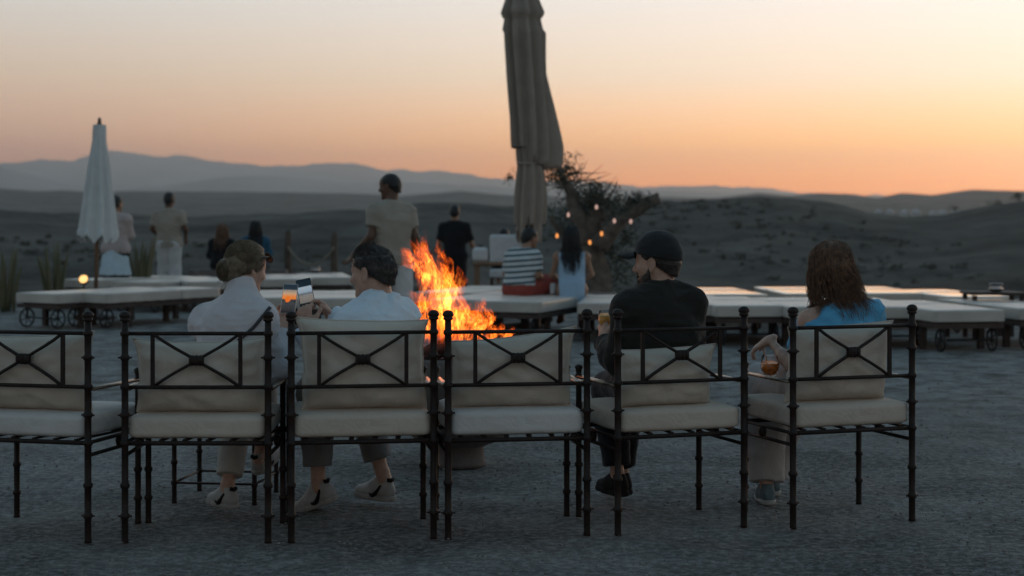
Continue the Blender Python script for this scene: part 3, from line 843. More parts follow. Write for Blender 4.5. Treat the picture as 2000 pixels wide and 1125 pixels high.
    def skin(s, covered='', hands=None, feet=False):
        ks = [k for k, v in s.J.items() if k not in ('fwd', 'hf', 'hu', 'hk', 'hem')]
        F = s.field(ks, .2); o = -.006
        s.torso(F, o); s.head(F)
        for sd in 'LR':
            s.arm(F, sd, o); s.leg(F, sd, o)
            s.foot(F, sd, -.006)
            hd = (hands or {}).get(sd)
            if hd: s.hand(F, sd, *hd)
            else: s.hand(F, sd, s.J['wr' + sd] - s.J['el' + sd], s.f.cross(s.J['wr' + sd] - s.J['el' + sd]) * (1 if sd == 'L' else -1))
        return F.mesh('body')

def tubes(paths, r0, n=4, taper=.25):
    b = MB()
    for p in paths:
        m = len(p); b.tube(p, [r0 * (1 - (1 - taper) * (i / (m - 1)) ** 2) for i in range(m)], n, False)
    return b
def join_meshes(name, mes):
    V, Fq, o = [], [], 0
    for me in mes:
        c = np.empty(len(me.vertices) * 3, np.float32); me.vertices.foreach_get('co', c); V.append(c.reshape(-1, 3))
        Fq += [tuple(i + o for i in p.vertices) for p in me.polygons]; o += len(me.vertices)
    m = bpy.data.meshes.new(name); m.from_pydata(np.concatenate(V).tolist(), [], Fq); m.update()
    m.polygons.foreach_set('use_smooth', [True] * len(m.polygons)); return m
def scalp(B, front=.075, nape=-.075, out=.010, h=.005, side=None):
    """cap of hair: skull shell above a line from the nape to the forehead"""
    c = B.J['head']; F = Field(np.array(c) - .17, np.array(c) + .17, h)
    q = B.hk; rot = B.hrot()
    F.ell(B.H(0, -.013, .036), (np.array((.079, .100, .086)) + out) * q, rot, .02)
    F.cone(B.H(0, -.062, -.01), B.H(0, -.060, nape + .02), (.058 + out * .5) * q, (.050 + out * .3) * q, .03, (B.hr, 1.15))
    a, b = B.H(0, -.085, nape), B.H(0, .088, front)
    d = (b - a); n = d.cross(B.hr).normalized()
    if n.dot(B.hu) > 0: n = -n
    F.cut(a, n)
    for x in (-1, 1): F.ell(B.H(x * .084, .004, -.006), np.array((.030, .026, .036)) * q, rot, .01, 0, True)
    return F
def strand_cap(B, mesh, n, length, comb, r=.0012, lift=.25, seed=1):
    """short hairs lying along the comb direction over a scalp mesh"""
    rnd = random.Random(seed); vs_ = mesh.vertices; paths = []
    for _ in range(n):
        v = vs_[rnd.randrange(len(vs_))]; p = v.co.copy(); nn = v.normal
        d = comb(p); d = (d - nn * d.dot(nn)); d = d.normalized() if d.length > 1e-4 else B.hu
        d = (d + Vector((rnd.gauss(0, .22), rnd.gauss(0, .22), rnd.gauss(0, .22)))).normalized()
        L = length * rnd.uniform(.5, 1.2)
        paths.append([p - nn * .002, p + d * L * .5 + nn * L * lift, p + d * L + nn * L * lift * .9])
    return tubes(paths, r, 3)
def long_hair(B, n, length, wave=.012, r=.0032, seed=1, bias=Vector((0, 0, 0)), fan=.5, part=True, floor=None):
    rnd = random.Random(seed); paths = []
    for _ in range(n):
        a = rnd.uniform(-2.75, 2.75); e = rnd.uniform(-.15, 1.0) ** 1 if rnd.random() < .8 else rnd.uniform(.9, 1.5)
        x, y, z = math.sin(a) * math.cos(e), -math.cos(a) * math.cos(e), math.sin(e)
        if y > .55: continue
        if z < .45 and y > .25: continue
        p = B.H(x * .086, -.013 + y * .107, .036 + z * .094); L = length * rnd.uniform(.55, 1.1) ; pts = [p]; ph = rnd.random() * 6.3; fq = rnd.uniform(28, 46)
        out = (B.hr * x + B.hf * y); m = 16; step = (L + z * .13) / m; c = B.H(0, -.013, .02)
        for i in range(m):
            u = i / m
            rel = p - c; dd = Vector((0, 0, -1)) + out * (.9 * max(0, .35 - u) + fan * .25 * (u > .3)) + bias * u
            q = p + dd.normalized() * step
            loc = Vector((B.hr.dot(q - B.H(0, -.013, .036)) / .088, B.hf.dot(q - B.H(0, -.013, .036)) / .108, B.hu.dot(q - B.H(0, -.013, .036)) / .096))
            if loc.length < 1 and loc.z > -.6: q = B.H(0, -.013, .036) + (q - B.H(0, -.013, .036)) / max(loc.length, .2) * 1.0
            if floor: q = floor(q)
            p = q
            w = wave * min(1, u * 2.2)
            pts.append(p + B.hr * math.sin(fq * u * L + ph) * w + out * math.cos(fq * u * L + ph) * w)
        paths.append(pts)
    return tubes(paths, r, 4, .3)

def shoe(J, side, upper, sole, accent, root, size=1.0, tall=.0):
    """trainer: upper from heel to toe, rubber sole, dark side stripe"""
    a, t = J['an' + side], J['toe' + side]; up = J.get('fu' + side, Vector((0, 0, 1)))
    d = (t - a); d = d - up * d.dot(up); L = .255 * size; d.normalize(); w = d.cross(up).normalized()
    hb = J.get('sole' + side, a - up * .085) - d * .065      # point under the heel
    at = lambda x, y, z: hb + d * x * L + w * y * L + up * z * L
    F = Field(np.minimum(np.array(at(0, 0, 0)), np.array(at(1, 0, 0))) - .12, np.maximum(np.array(at(0, 0, .4)), np.array(at(1, 0, .3))) + .12, .0045)
    F.cone(at(.14, 0, .17), at(.45, 0, .16), .155 * L, .165 * L, .03, (w, .85)); F.cone(at(.45, 0, .16), at(.84, 0, .11), .165 * L, .125 * L, .04)
    F.cone(at(.17, 0, .2), at(.19, 0, .40), .135 * L, .135 * L, .03, (w, .85), 0, 1); F.cone(at(.42, 0, .26), at(.30, 0, .40), .09 * L, .09 * L, .03)
    F.cut(at(0, 0, .055), -up)
    s = attach(root, 'shoe', F.mesh('shoe'), upper)
    G = Field(np.minimum(np.array(at(0, 0, 0)), np.array(at(1, 0, 0))) - .1, np.maximum(np.array(at(0, 0, .4)), np.array(at(1, 0, .3))) + .1, .0045)
    G.cone(at(.13, 0, .05), at(.5, 0, .05), .165 * L, .165 * L, .02); G.cone(at(.5, 0, .05), at(.84, .0, .05), .175 * L, .145 * L, .02)
    G.cut(at(0, 0, .105), up); G.cut(at(0, 0, -.0), -up)
    put('sole', G.mesh('sole'), sole, s)
    if accent:
        for sd in (-1, 1):
            pts = [at(.16 + .02 * i, sd * (.150 + .020 * math.sin(i / 16 * 3.1)), .30 - .20 * math.sin(i / 16 * 2.4) + (.09 if i > 12 else 0) * (i - 12) / 4) for i in range(17)]
            MB().tube(pts, [.004 + .007 * math.sin(i / 16 * 3.0) for i in range(17)], 6).build('stripe', accent, s)
        MB().tube([at(.055, -.07, .40), at(.03, 0, .38), at(.055, .07, .40)], .010, 6).build('heel_tab', accent, s)
    return s

def skinmat(name, c): return mat(name, c, .5, .10, 30, .12, 240, spec=.35, sss=.12)
SK_FAIR = skinmat('fair_skin', (.50, .30, .22))
SK_TAN = skinmat('tanned_skin', (.33, .18, .115))
SK_DARK = skinmat('deep_brown_skin', (.13, .067, .042))
def hairmat(name, c, c2): return mat(name, c, .42, .3, 40, .6, 160, col2=c2, spec=.4)
HR_BLOND = hairmat('ash_blond_hair', (.215, .160, .098), (.065, .047, .031))
HR_GREY = hairmat('greying_dark_hair', (.085, .074, .066), (.020, .017, .016))
HR_BROWN = hairmat('brown_hair', (.25, .122, .064), (.042, .022, .014))
HR_BLACK = hairmat('black_hair', (.022, .018, .017), (.008, .007, .007))
def person(label, base, group=None):
    return thing('person', label, 'person', base, 0, group)
def attach(root, name, me, m):
    o = put(name, me, m, root); o.location = -Vector(root.location); return o

# ---------------------------------------------------------------- the four people in the chairs
KNIT = fabric('pale_knit', (.56, .52, .53), weave=150, bump=.9, fold=6, sheen=.3)
SHIRT = fabric('pale_blue_shirt_cotton', (.66, .735, .80), weave=400, bump=.15, fold=10)
BLACKSHIRT = fabric('black_textured_shirt', (.023, .021, .018), weave=120, bump=.7, sheen=.1)
DENIM = fabric('blue_denim', (.12, .40, .63), weave=320, bump=.35, var=.16)
TR_CREAM = fabric('cream_trouser_cloth', (.50, .46, .41)); TR_GREY = fabric('grey_trouser_cloth', (.20, .19, .18))
TR_BLACK = fabric('black_trouser_cloth', (.014, .014, .016)); TR_PALE = fabric('pale_grey_trouser_cloth', (.42, .38, .36))
SH_WHITE = mat('white_shoe_leather', (.37, .355, .335), .6, .12, 20, .1); SH_SOLE = mat('rubber_sole', (.33, .31, .29), .7, .15, 30, .2); SH_BLACK = mat('black_shoe_leather', (.010, .009, .009), .8, .2, 20, .2, spec=.2)
SH_TEAL = mat('teal_canvas', (.12, .17, .185), .8, .2, 30, .2)

# woman in the pale turtleneck -------------------------------------------------
J = dict(hk=.92, pelvis=Vector((-1.30, 7.66, .655)), neck=P(478, 586, 7.76), head=P(481, 523, 7.84), hf=facing(47, -14), fwd=facing(26),
         shL=P(404, 630, 7.86), shR=P(508, 630, 7.69), elL=Vector((-1.36, 8.06, .74)), elR=P(541, 722, 7.76), wrL=P(537, 634, 8.10), wrR=P(553, 648, 7.97),
         hipL=Vector((-1.385, 7.69, .625)), hipR=Vector((-1.215, 7.66, .625)), knL=Vector((-1.20, 8.12, .665)), knR=Vector((-1.29, 8.13, .56)), anL=P(509, 886, 8.22), anR=P(444, 955, 7.93),
         toeL=P(540, 905, 8.36), toeR=P(398, 978, 8.10))
B = Body(J, True, .006, .98, .97)
pw = person('woman in pale turtleneck sweater with blond bun, seated with legs crossed, holding phone', (-1.3, 7.66, .55))
PH1 = P(565, 584, 8.03); PH2 = P(597, 574, 8.05)
attach(pw, 'body', B.skin(hands={'R': (Vector((-.005, .07, .10)), Vector((-.15, .75, -.25)), (.75, .8, .85, .9), .3), 'L': (Vector((.02, -.02, .09)), Vector((.9, -.1, 0)), (.55, .6, .65, .7), .2)}), SK_FAIR)
f = B.field(['pelvis', 'neck', 'shL', 'shR', 'elL', 'elR', 'wrL', 'wrR', 'hipL', 'hipR', 'head'], .17)
B.torso(f, .016, .06)
for sd in 'LR': B.arm(f, sd, .014, 1, .88, .035, 1, .010)
f.cone(J['neck'] - Vector((0, 0, .02)), J['neck'].lerp(B.H(0, -.028, -.055), .74), .062, .058, .03, None, 0, 1)
f.cut(J['pelvis'] - Vector((0, 0, .12)), (0, 0, -1)); f.ripple(.007, (7, 7, 15), 3); f.ripple(.003, (20, 20, 40), 5)
attach(pw, 'sweater', f.mesh('sweater'), KNIT)
f = B.field(['pelvis', 'hipL', 'hipR', 'knL', 'knR', 'anL', 'anR'], .16)
f.cone(J['hipL'], J['hipR'], .118, .118, .05)
for sd in 'LR': B.leg(f, sd, .010, .86, .04, 1, .012)
f.ripple(.004, (12, 12, 14), 9); attach(pw, 'trousers', f.mesh('trousers'), TR_CREAM)
shoe(J, 'R', SH_WHITE, SH_SOLE, SH_BLACK, pw, .92); J['fuL'] = Vector((-.1, -.35, .9)).normalized(); J['soleL'] = J['anL'] - J['fuL'] * .08
shoe(J, 'L', SH_WHITE, SH_SOLE, SH_BLACK, pw, .92)
sc_ = scalp(B, .080, -.070, .007); bun = B.H(-.022, -.100, -.026)
cap = sc_.ripple(.003, (40, 40, 40), 5).mesh('hair')
F_ = Field(np.array(bun) - .09, np.array(bun) + .09, .005); F_.ell(bun, (.041, .039, .042), None, .02); F_.ell(bun + Vector((.012, 0, -.034)), (.026, .026, .024), None, .02); F_.ripple(.006, (38, 38, 38), 8)
hp = []
rnd = random.Random(12)
for _ in range(1300):
    a = rnd.uniform(-1.5, 1.5); e = rnd.uniform(-.35, 1.45)
    dx, dy, dz = math.sin(a) * math.cos(e), math.cos(a) * math.cos(e) * .9, math.sin(e)
    if dy > .55 and dz < .60: continue
    p0 = Vector((dx * .094, -.013 + dy * .112, .036 + dz * .100)); p1 = Vector((-.020, -.104, -.022))
    pts = []
    for i in range(9):
        u = i / 8; q = p0.lerp(p1, u) - Vector((0, -.013, .036)); q = Vector((q.x / .094, q.y / .112, q.z / .100)); q = q / max(q.length, .01) * (1.0 + .03 * math.sin(u * 3.1) + rnd.gauss(0, .006))
        pts.append(B.H(q.x * .094, -.013 + q.y * .112, .036 + q.z * .100))
    hp.append(pts)
for _ in range(420):            # coils of the bun and stray hairs
    c = bun + Vector((rnd.gauss(0, .004), rnd.gauss(0, .004), -.008 + rnd.gauss(0, .008))); ax = Vector((rnd.gauss(0, .5), -1, rnd.gauss(0, .5))).normalized(); u0 = ax.orthogonal().normalized(); v0 = ax.cross(u0); r_ = rnd.uniform(.014, .039); s0 = rnd.random() * 6.3
    hp.append([c + (u0 * math.cos(s0 + i * .33) + v0 * math.sin(s0 + i * .33)) * r_ * (1 + .04 * i * rnd.random()) + ax * math.sqrt(max(0, .040 ** 2 - r_ ** 2)) for i in range(8)])
for _ in range(26):
    c = B.H(rnd.gauss(0, .05), -.09 + rnd.gauss(0, .02), -.06 + rnd.gauss(0, .02)); d = Vector((rnd.gauss(0, .6), rnd.gauss(-.3, .3), -1)).normalized()
    hp.append([c + d * i * .009 + Vector((math.sin(i + c.x * 90) * .003, 0, 0)) for i in range(7)])
attach(pw, 'hair', join_meshes('hair', [cap, F_.mesh('bun'), tubes(hp, .0011, 3, .5).mesh('strands')]), HR_BLOND)
# sunglasses pushed up on her head
sg = thing('sunglasses', 'brown sunglasses pushed up on the blond woman\'s hair', 'sunglasses', B.H(0, .08, .085))
amber = mat('amber_lens', (.20, .065, .02), .12, .1, 10, spec=.8)
for s in (-1, 1):
    lens = MB().lathe([(.001, .001), (.018, .003), (.027, .002), (.028, 0), (.027, -.002), (.001, -.001)], 18)
    nrm = (B.hf * .80 + B.hu * .60).normalized(); ux = B.hr; uy = nrm.cross(ux); mm = Matrix((ux, uy, nrm)).transposed()
    cc = B.H(s * .034, .096, .074)
    lens.v = [tuple(mm @ Vector((v[0] * 1.05, v[1] * .9, v[2])) + cc - sg.location) for v in lens.v]
    lens.build('lens', amber, sg)
    MB().tube([B.H(s * .062, .082, .078) - sg.location, B.H(s * .089, .03, .062) - sg.location, B.H(s * .093, -.01, .024) - sg.location], .0036, 6).build('temple', 'black', sg)
    MB().tube([cc + (ux * math.cos(k / 16 * 6.283) * .030 + uy * math.sin(k / 16 * 6.283) * .0255) - sg.location for k in range(17)], .0026, 6).build('rim', 'black', sg)
MB().tube([B.H(-.008, .108, .074) - sg.location, B.H(0, .111, .072) - sg.location, B.H(.008, .108, .074) - sg.location], .0025, 6).build('bridge', 'black', sg)
# her bag strap
bag = thing('crossbody_bag', 'small dark crossbody bag whose strap crosses the pale sweater', 'bag', (-1.46, 7.86, .62))
def onback(pts, out): return [Vector(p) for p in pts]
strap_px = [(498, 600), (492, 606), (484, 618), (474, 632), (464, 645), (452, 660), (438, 672), (420, 688), (405, 705)]
dg = bpy.context.evaluated_depsgraph_get()
from mathutils.bvhtree import BVHTree
def bvh_of(o):
    me = o.data; off = Vector(o.location) + (Vector(o.parent.location) if o.parent else Vector())
    return BVHTree.FromPolygons([v.co + off for v in me.vertices], [tuple(p.vertices) for p in me.polygons])
sw = [o for o in pw.children if o.name.startswith('sweater')][0]
tree = bvh_of(sw); sp_ = []
for (x, y) in strap_px:
    q = P(x, y, 7.0); h_ = tree.ray_cast(q, Vector((0, 1, 0)) * 1)
    if h_[0] is not None: sp_.append(h_[0] + h_[1] * .004)
if len(sp_) > 2:
    sb = MB()
    V, Fc = [], []
    for i, p in enumerate(sp_):
        t = (sp_[min(i + 1, len(sp_) - 1)] - sp_[max(0, i - 1)]).normalized(); n = Vector((0, -1, .2)); w = t.cross(n).normalized()
        for s, o in ((-1, 0), (1, 0), (1, .003), (-1, .003)): V.append(p + w * .0075 * s + n * o - bag.location)
    for i in range(len(sp_) - 1):
        for k in range(4): a = i * 4 + k; b_ = i * 4 + (k + 1) % 4; Fc.append((a, b_, b_ + 4, a + 4))
    sb.add(V, Fc).build('strap', mat('dark_strap', (.035, .032, .036), .6), bag)
MB().rbox((0, 0, .04), (.07, .2, .14), .02, 6).build('pouch', mat('dark_bag_leather', (.03, .026, .026), .5), bag)
# bracelet
br = [J['wrR'] + (J['elR'] - J['wrR']).normalized() * .02 + Vector((math.cos(k / 18 * 6.283) * .030, 0, math.sin(k / 18 * 6.283) * .030)) for k in range(19)]
tag(MB().tube(br, .0038, 6, False).build('bracelet', 'steel'), 'thin metal bracelet on the wrist of the blond woman', 'bracelet')

# man in the pale blue shirt ---------------------------------------------------
J = dict(hk=.945, pelvis=Vector((-.62, 7.60, .66)), chest=Vector((-.605, 7.69, .86)), neck=P(749, 608, 7.73), head=P(726, 532, 7.74), hf=facing(-66, -8), fwd=facing(-40),
         shL=P(694, 638, 7.62), shR=P(780, 622, 7.86), elL=P(652, 724, 7.84), elR=Vector((-.60, 8.04, .79)), wrL=P(600, 644, 7.98), wrR=P(650, 623, 8.10),
         hipL=Vector((-.71, 7.64, .625)), hipR=Vector((-.545, 7.68, .625)), knL=Vector((-.935, 8.10, .56)), knR=Vector((-.735, 8.22, .56)), anL=P(622, 946, 8.04), anR=P(748, 930, 8.18),
         toeL=P(590, 985, 8.10), toeR=P(715, 975, 8.26))
B = Body(J, False, .006, 1.0, 1.0)
pm = person('man with short greying hair in pale blue shirt, turned sideways and holding up phone', (-.62, 7.6, .55))
attach(pm, 'body', B.skin(hands={'L': (Vector((-.02, .02, .1)), Vector((.35, .9, 0)), (1.0, 1.1, 1.15, 1.2), .6), 'R': (Vector((-.06, -.02, .085)), Vector((-.7, -.3, -.3)), (.55, .6, .65, .75), .3)}), SK_FAIR)
f = B.field(['pelvis', 'neck', 'shL', 'shR', 'elL', 'elR', 'wrL', 'wrR', 'hipL', 'hipR'], .19)
B.torso(f, .014, .06)
for sd in 'LR': B.arm(f, sd, .014, 1, 1.0, .04, 1, .014)
f.cone(J['neck'] - Vector((0, 0, .03)), J['neck'].lerp(B.H(0, -.028, -.055), .40), .070, .064, .02, None, 0, 1)
f.cut(J['pelvis'] - Vector((0, 0, .13)), (0, 0, -1)); f.ripple(.010, (9, 9, 17), 31); f.ripple(.004, (22, 22, 34), 37)
sh_ = attach(pm, 'shirt', f.mesh('shirt'), SHIRT)
cl = [J['neck'].lerp(B.H(0, -.028, -.055), .36) + (B.f * math.cos(a) * .070 + B.f.cross(Vector((0, 0, 1))) * math.sin(a) * .074) + Vector((0, 0, -.012 - .02 * math.cos(a))) for a in [k / 20 * 6.283 for k in range(21)]]
attach(pm, 'collar', MB().tube(cl, .011, 7, False).mesh('collar'), SHIRT)
f = B.field(['pelvis', 'hipL', 'hipR', 'knL', 'knR', 'anL', 'anR'], .16)
f.cone(J['hipL'], J['hipR'], .115, .115, .05)
for sd in 'LR': B.leg(f, sd, .012, .80, .04, 1, .014)
f.ripple(.005, (11, 11, 14), 19); attach(pm, 'trousers', f.mesh('trousers'), TR_GREY)
J['fuL'] = Vector((-.38, .05, .92)).normalized(); J['soleL'] = J['anL'] - J['fuL'] * .10
shoe(J, 'L', SH_WHITE, SH_SOLE, SH_BLACK, pm, 1.02); J['soleR'] = J['anR'] - Vector((0, 0, .115)); shoe(J, 'R', SH_WHITE, SH_SOLE, SH_BLACK, pm, 1.02)
cap = scalp(B, .070, -.060, .003).ripple(.002, (45, 45, 45), 4).mesh('hair')
st = strand_cap(B, cap, 3600, .017, lambda p: (B.hf * .2 - B.hu * .6 - B.hf * .8 if B.hu.dot(p - B.J['head']) < .07 else -B.hf * .3 + B.hr * .5), .0010, .2, 3)
tuft = []
rnd = random.Random(2)
for _ in range(420):
    x = rnd.gauss(0, .036); y = rnd.uniform(-.03, .068); zz = .036 + .092 * math.sqrt(max(0, 1 - (x / .085) ** 2 - ((y + .013) / .106) ** 2)); p = B.H(x, y, zz)
    d = (B.hu * .8 + B.hf * .25 + B.hr * rnd.gauss(.2, .4)).normalized()
    tuft.append([p, p + d * .016, p + d * .026 + B.hf * -.008])
attach(pm, 'hair', join_meshes('hair', [cap, st.mesh('s'), tubes(tuft, .0013, 3).mesh('t')]), HR_GREY)
tag(MB().tube([J['wrL'] + (J['elL'] - J['wrL']).normalized() * .012 + Vector((math.cos(k / 18 * 6.283) * .033, math.sin(k / 18 * 6.283) * .033, 0)) for k in range(19)], .006, 6, False).build('watch', 'black'), 'black watch strap on the wrist of the light-shirted man', 'watch')

def phone(c, az, roll, pitch, label, frame, stops, blob):
    root = thing('phone', label, 'phone', c); root.rotation_euler = Matrix.Rotation(R(az), 3, 'Z').to_4x4().to_euler()
    root.rotation_euler = (R(pitch), R(roll), R(az))
    MB().rbox((0, 0, 0), (.073, .0085, .150), .0042, 8).build('case', frame, root)
    m = bpy.data.materials.new('phone_screen'); m.use_nodes = True; N, L = m.node_tree.nodes, m.node_tree.links; b = N['Principled BSDF']
    tc = N.new('ShaderNodeTexCoord'); sp = N.new('ShaderNodeSeparateXYZ'); L.new(tc.outputs['Object'], sp.inputs[0])
    mr = N.new('ShaderNodeMapRange'); mr.inputs[1].default_value = -.069; mr.inputs[2].default_value = .069; L.new(sp.outputs[2], mr.inputs[0])
    r = N.new('ShaderNodeValToRGB'); el = r.color_ramp.elements; r.color_ramp.interpolation = 'LINEAR'
    while len(el) < len(stops): el.new(.5)
    for e, (p, cc) in zip(el, stops): e.position = p; e.color = tuple((v / 255) ** 2.2 for v in cc) + (1,)
    L.new(mr.outputs[0], r.inputs[0])
    out = r.outputs[0]
    n = N.new('ShaderNodeTexNoise'); n.inputs['Scale'].default_value = 130; L.new(tc.outputs['Object'], n.inputs['Vector'])
    mx = N.new('ShaderNodeMix'); mx.data_type = 'RGBA'; mx.blend_type = 'OVERLAY'; mx.inputs[0].default_value = .35; L.new(out, mx.inputs[6]); L.new(n.outputs['Color'], mx.inputs[7]); out = mx.outputs[2]
    if blob:
        vm = N.new('ShaderNodeVectorMath'); vm.operation = 'DISTANCE'; L.new(tc.outputs['Object'], vm.inputs[0]); vm.inputs[1].default_value = blob
        ad = N.new('ShaderNodeMath'); ad.operation = 'MULTIPLY_ADD'; L.new(n.outputs['Fac'], ad.inputs[0]); ad.inputs[1].default_value = .016; L.new(vm.outputs['Value'], ad.inputs[2])
        m2 = N.new('ShaderNodeMapRange'); m2.inputs[1].default_value = .018; m2.inputs[2].default_value = .024; m2.inputs[3].default_value = 1; m2.inputs[4].default_value = 0; L.new(ad.outputs[0], m2.inputs[0])
        mx = N.new('ShaderNodeMix'); mx.data_type = 'RGBA'; L.new(m2.outputs[0], mx.inputs[0]); L.new(out, mx.inputs[6]); mx.inputs[7].default_value = (.95, .20, .02, 1); out = mx.outputs[2]
    b.inputs['Base Color'].default_value = (.01, .01, .01, 1); b.inputs['Roughness'].default_value = .15
    L.new(out, b.inputs['Emission Color']); b.inputs['Emission Strength'].default_value = .75
    MB().rbox((0, -.0046, 0), (.067, .0008, .140), .0003, 2).build('screen', m, root)
    return root
phone(PH1, -6, 2, -22, 'phone with a bright rim in the hands of the blond woman, orange picture on screen', mat('phone_rim', (.55, .50, .45), .3, .1, 10, metal=.6),
      [(0, (38, 38, 42)), (.14, (60, 60, 62)), (.30, (62, 66, 70)), (.46, (50, 52, 56)), (.50, (240, 130, 50)), (.60, (235, 140, 70)), (.68, (205, 165, 130)), (.80, (150, 140, 130)), (.84, (40, 50, 58)), (1, (38, 46, 54))], (-.006, -.0046, -.004))
phone(PH2, 4, -12, -20, 'black phone held up by the light-shirted man, pale bluish picture on screen', mat('phone_black', (.015, .02, .025), .3, .1, 10),
      [(0, (20, 28, 34)), (.16, (26, 36, 42)), (.19, (120, 116, 112)), (.44, (135, 130, 126)), (.50, (92, 104, 116)), (.56, (150, 165, 178)), (.74, (165, 182, 196)), (.77, (24, 32, 38)), (1, (20, 28, 34))], None)

# man in the black cap ---------------------------------------------------------
J = dict(hk=.95, pelvis=Vector((.665, 7.80, .66)), chest=Vector((.672, 7.82, .89)), neck=P(1292, 571, 7.86), head=P(1282, 514, 7.88), hf=facing(-67, -4), fwd=facing(-14),
         shL=P(1230, 602, 7.77), shR=P(1343, 596, 7.88), elL=P(1210, 704, 7.84), elR=P(1352, 698, 7.93), wrL=Vector((.44, 8.06, .80)), wrR=Vector((.72, 8.16, .67)),
         hipL=Vector((.58, 7.84, .625)), hipR=Vector((.75, 7.87, .625)), knL=Vector((.47, 8.22, .56)), knR=Vector((.55, 8.30, .56)), anL=P(1206, 932, 8.17), anR=Vector((.54, 8.40, .11)),
         toeL=P(1178, 972, 8.30), toeR=Vector((.47, 8.58, .05)))
B = Body(J, False, .006, 1.0, .94)
pc = person('bearded man in black baseball cap and black shirt, looking aside, seated in armchair', (.665, 7.8, .55))
JG = Vector((.442, 8.10, .885))
attach(pc, 'body', B.skin(hands={'L': (Vector((-.01, .05, .09)), Vector((.35, .2, 0)), (.8, .85, .9, .95), .5), 'R': (Vector((-.4, .5, -.05)), Vector((0, 0, -1)), (.3, .3, .35, .4), .2)}), SK_FAIR)
f = B.field(['pelvis', 'neck', 'shL', 'shR', 'elL', 'elR', 'wrL', 'wrR', 'hipL', 'hipR'], .19)
B.torso(f, .015, .06)
for sd in 'LR': B.arm(f, sd, .013, 1, .90, .04, 1, .012)
f.cone(J['neck'] - Vector((0, 0, .03)), J['neck'].lerp(B.H(0, -.028, -.055), .50), .080, .069, .02, None, 0, 1)
f.cut(J['pelvis'] - Vector((0, 0, .13)), (0, 0, -1)); f.ripple(.009, (8, 8, 15), 51); f.ripple(.003, (20, 20, 30), 57)
attach(pc, 'shirt', f.mesh('shirt'), BLACKSHIRT)
f = B.field(['pelvis', 'hipL', 'hipR', 'knL', 'knR', 'anL', 'anR'], .16)
f.cone(J['hipL'], J['hipR'], .115, .115, .05)
for sd in 'LR': B.leg(f, sd, .012, .86, .04, 1, .016)
f.ripple(.005, (11, 11, 14), 29); attach(pc, 'trousers', f.mesh('trousers'), TR_BLACK)
shoe(J, 'L', SH_BLACK, SH_BLACK, None, pc, 1.0); shoe(J, 'R', SH_BLACK, SH_BLACK, None, pc, 1.0)
cap = scalp(B, .060, -.064, .003, .0045).ripple(.0015, (60, 60, 60), 4).mesh('hair'); attach(pc, 'hair', cap, hairmat('cropped_dark_hair', (.045, .032, .026), (.02, .015, .013)))
f = Field(np.array(B.J['head']) - .16, np.array(B.J['head']) + .16, .0045)      # beard hugging the jaw
for x in (-1, 1): f.cone(B.H(x * .064, .002, -.022), B.H(x * .045, .040, -.078), .012, .020, .02); f.cone(B.H(x * .045, .040, -.078), B.H(0, .074, -.100), .022, .022, .025); f.cone(B.H(x * .022, .090, -.058), B.H(0, .095, -.047), .007, .0075, .01)
f.cut(B.H(0, 0, -.020), B.hu); f.ripple(.002, (90, 90, 90), 2); be = f.mesh('beard')
attach(pc, 'beard', join_meshes('beard', [be, strand_cap(B, be, 900, .010, lambda p: -B.hu, .0009, .4, 8).mesh('s')]), hairmat('dark_beard', (.06, .04, .03), (.025, .018, .015)))
f = Field(np.array(B.J['head']) - .2, np.array(B.J['head']) + .2, .0045)          # cap crown, brim, button
f.ell(B.H(0, -.012, .050), (.088, .108, .088), B.hrot(), .02); f.cone(B.H(0, -.02, .03), B.H(0, -.012, .075), .088, .080, .03, (B.hf, 1.18)); f.cut(B.H(0, 0, .034), -(B.hu + B.hf * -.24)); f.ripple(.0015, (30, 30, 30), 6)
c1 = attach(pc, 'cap', f.mesh('cap'), mat('black_cap_cotton', (.011, .011, .012), .85, .15, 30, .2, 200, sheen=.15))
V, Fc = [], []
for i in range(13):
    a = (i / 12 - .5) * 2; 
    for j in range(7):
        u = j / 6; x = a * (.080 - .012 * u * u); y = .070 + math.sqrt(max(0, 1 - a * a * .86)) * .030 + u * .092 * math.sqrt(max(0, 1 - (a * .93) ** 2)); z = .062 - .022 * a * a - .010 * u
        V.append(B.H(x, y, z + .0045)); V.append(B.H(x, y, z - .0045))
for i in range(12):
    for j in range(6):
        a = (i * 7 + j) * 2; b_ = a + 14
        Fc += [(a, a + 2, b_ + 2, b_), (a + 1, b_ + 1, b_ + 3, a + 3)]
for i in range(12): a = (i * 7 + 6) * 2; Fc.append((a, a + 1, a + 15, a + 14))
put('brim', MB().add(V, Fc).mesh('brim'), mat('black_brim', (.011, .011, .012), .85), c1)
q = MB().lathe([(.001, .006), (.006, .005), (.008, 0), (.001, -.001)], 10, B.H(0, -.012, .139)).mesh('button'); put('button', q, 'black', c1)
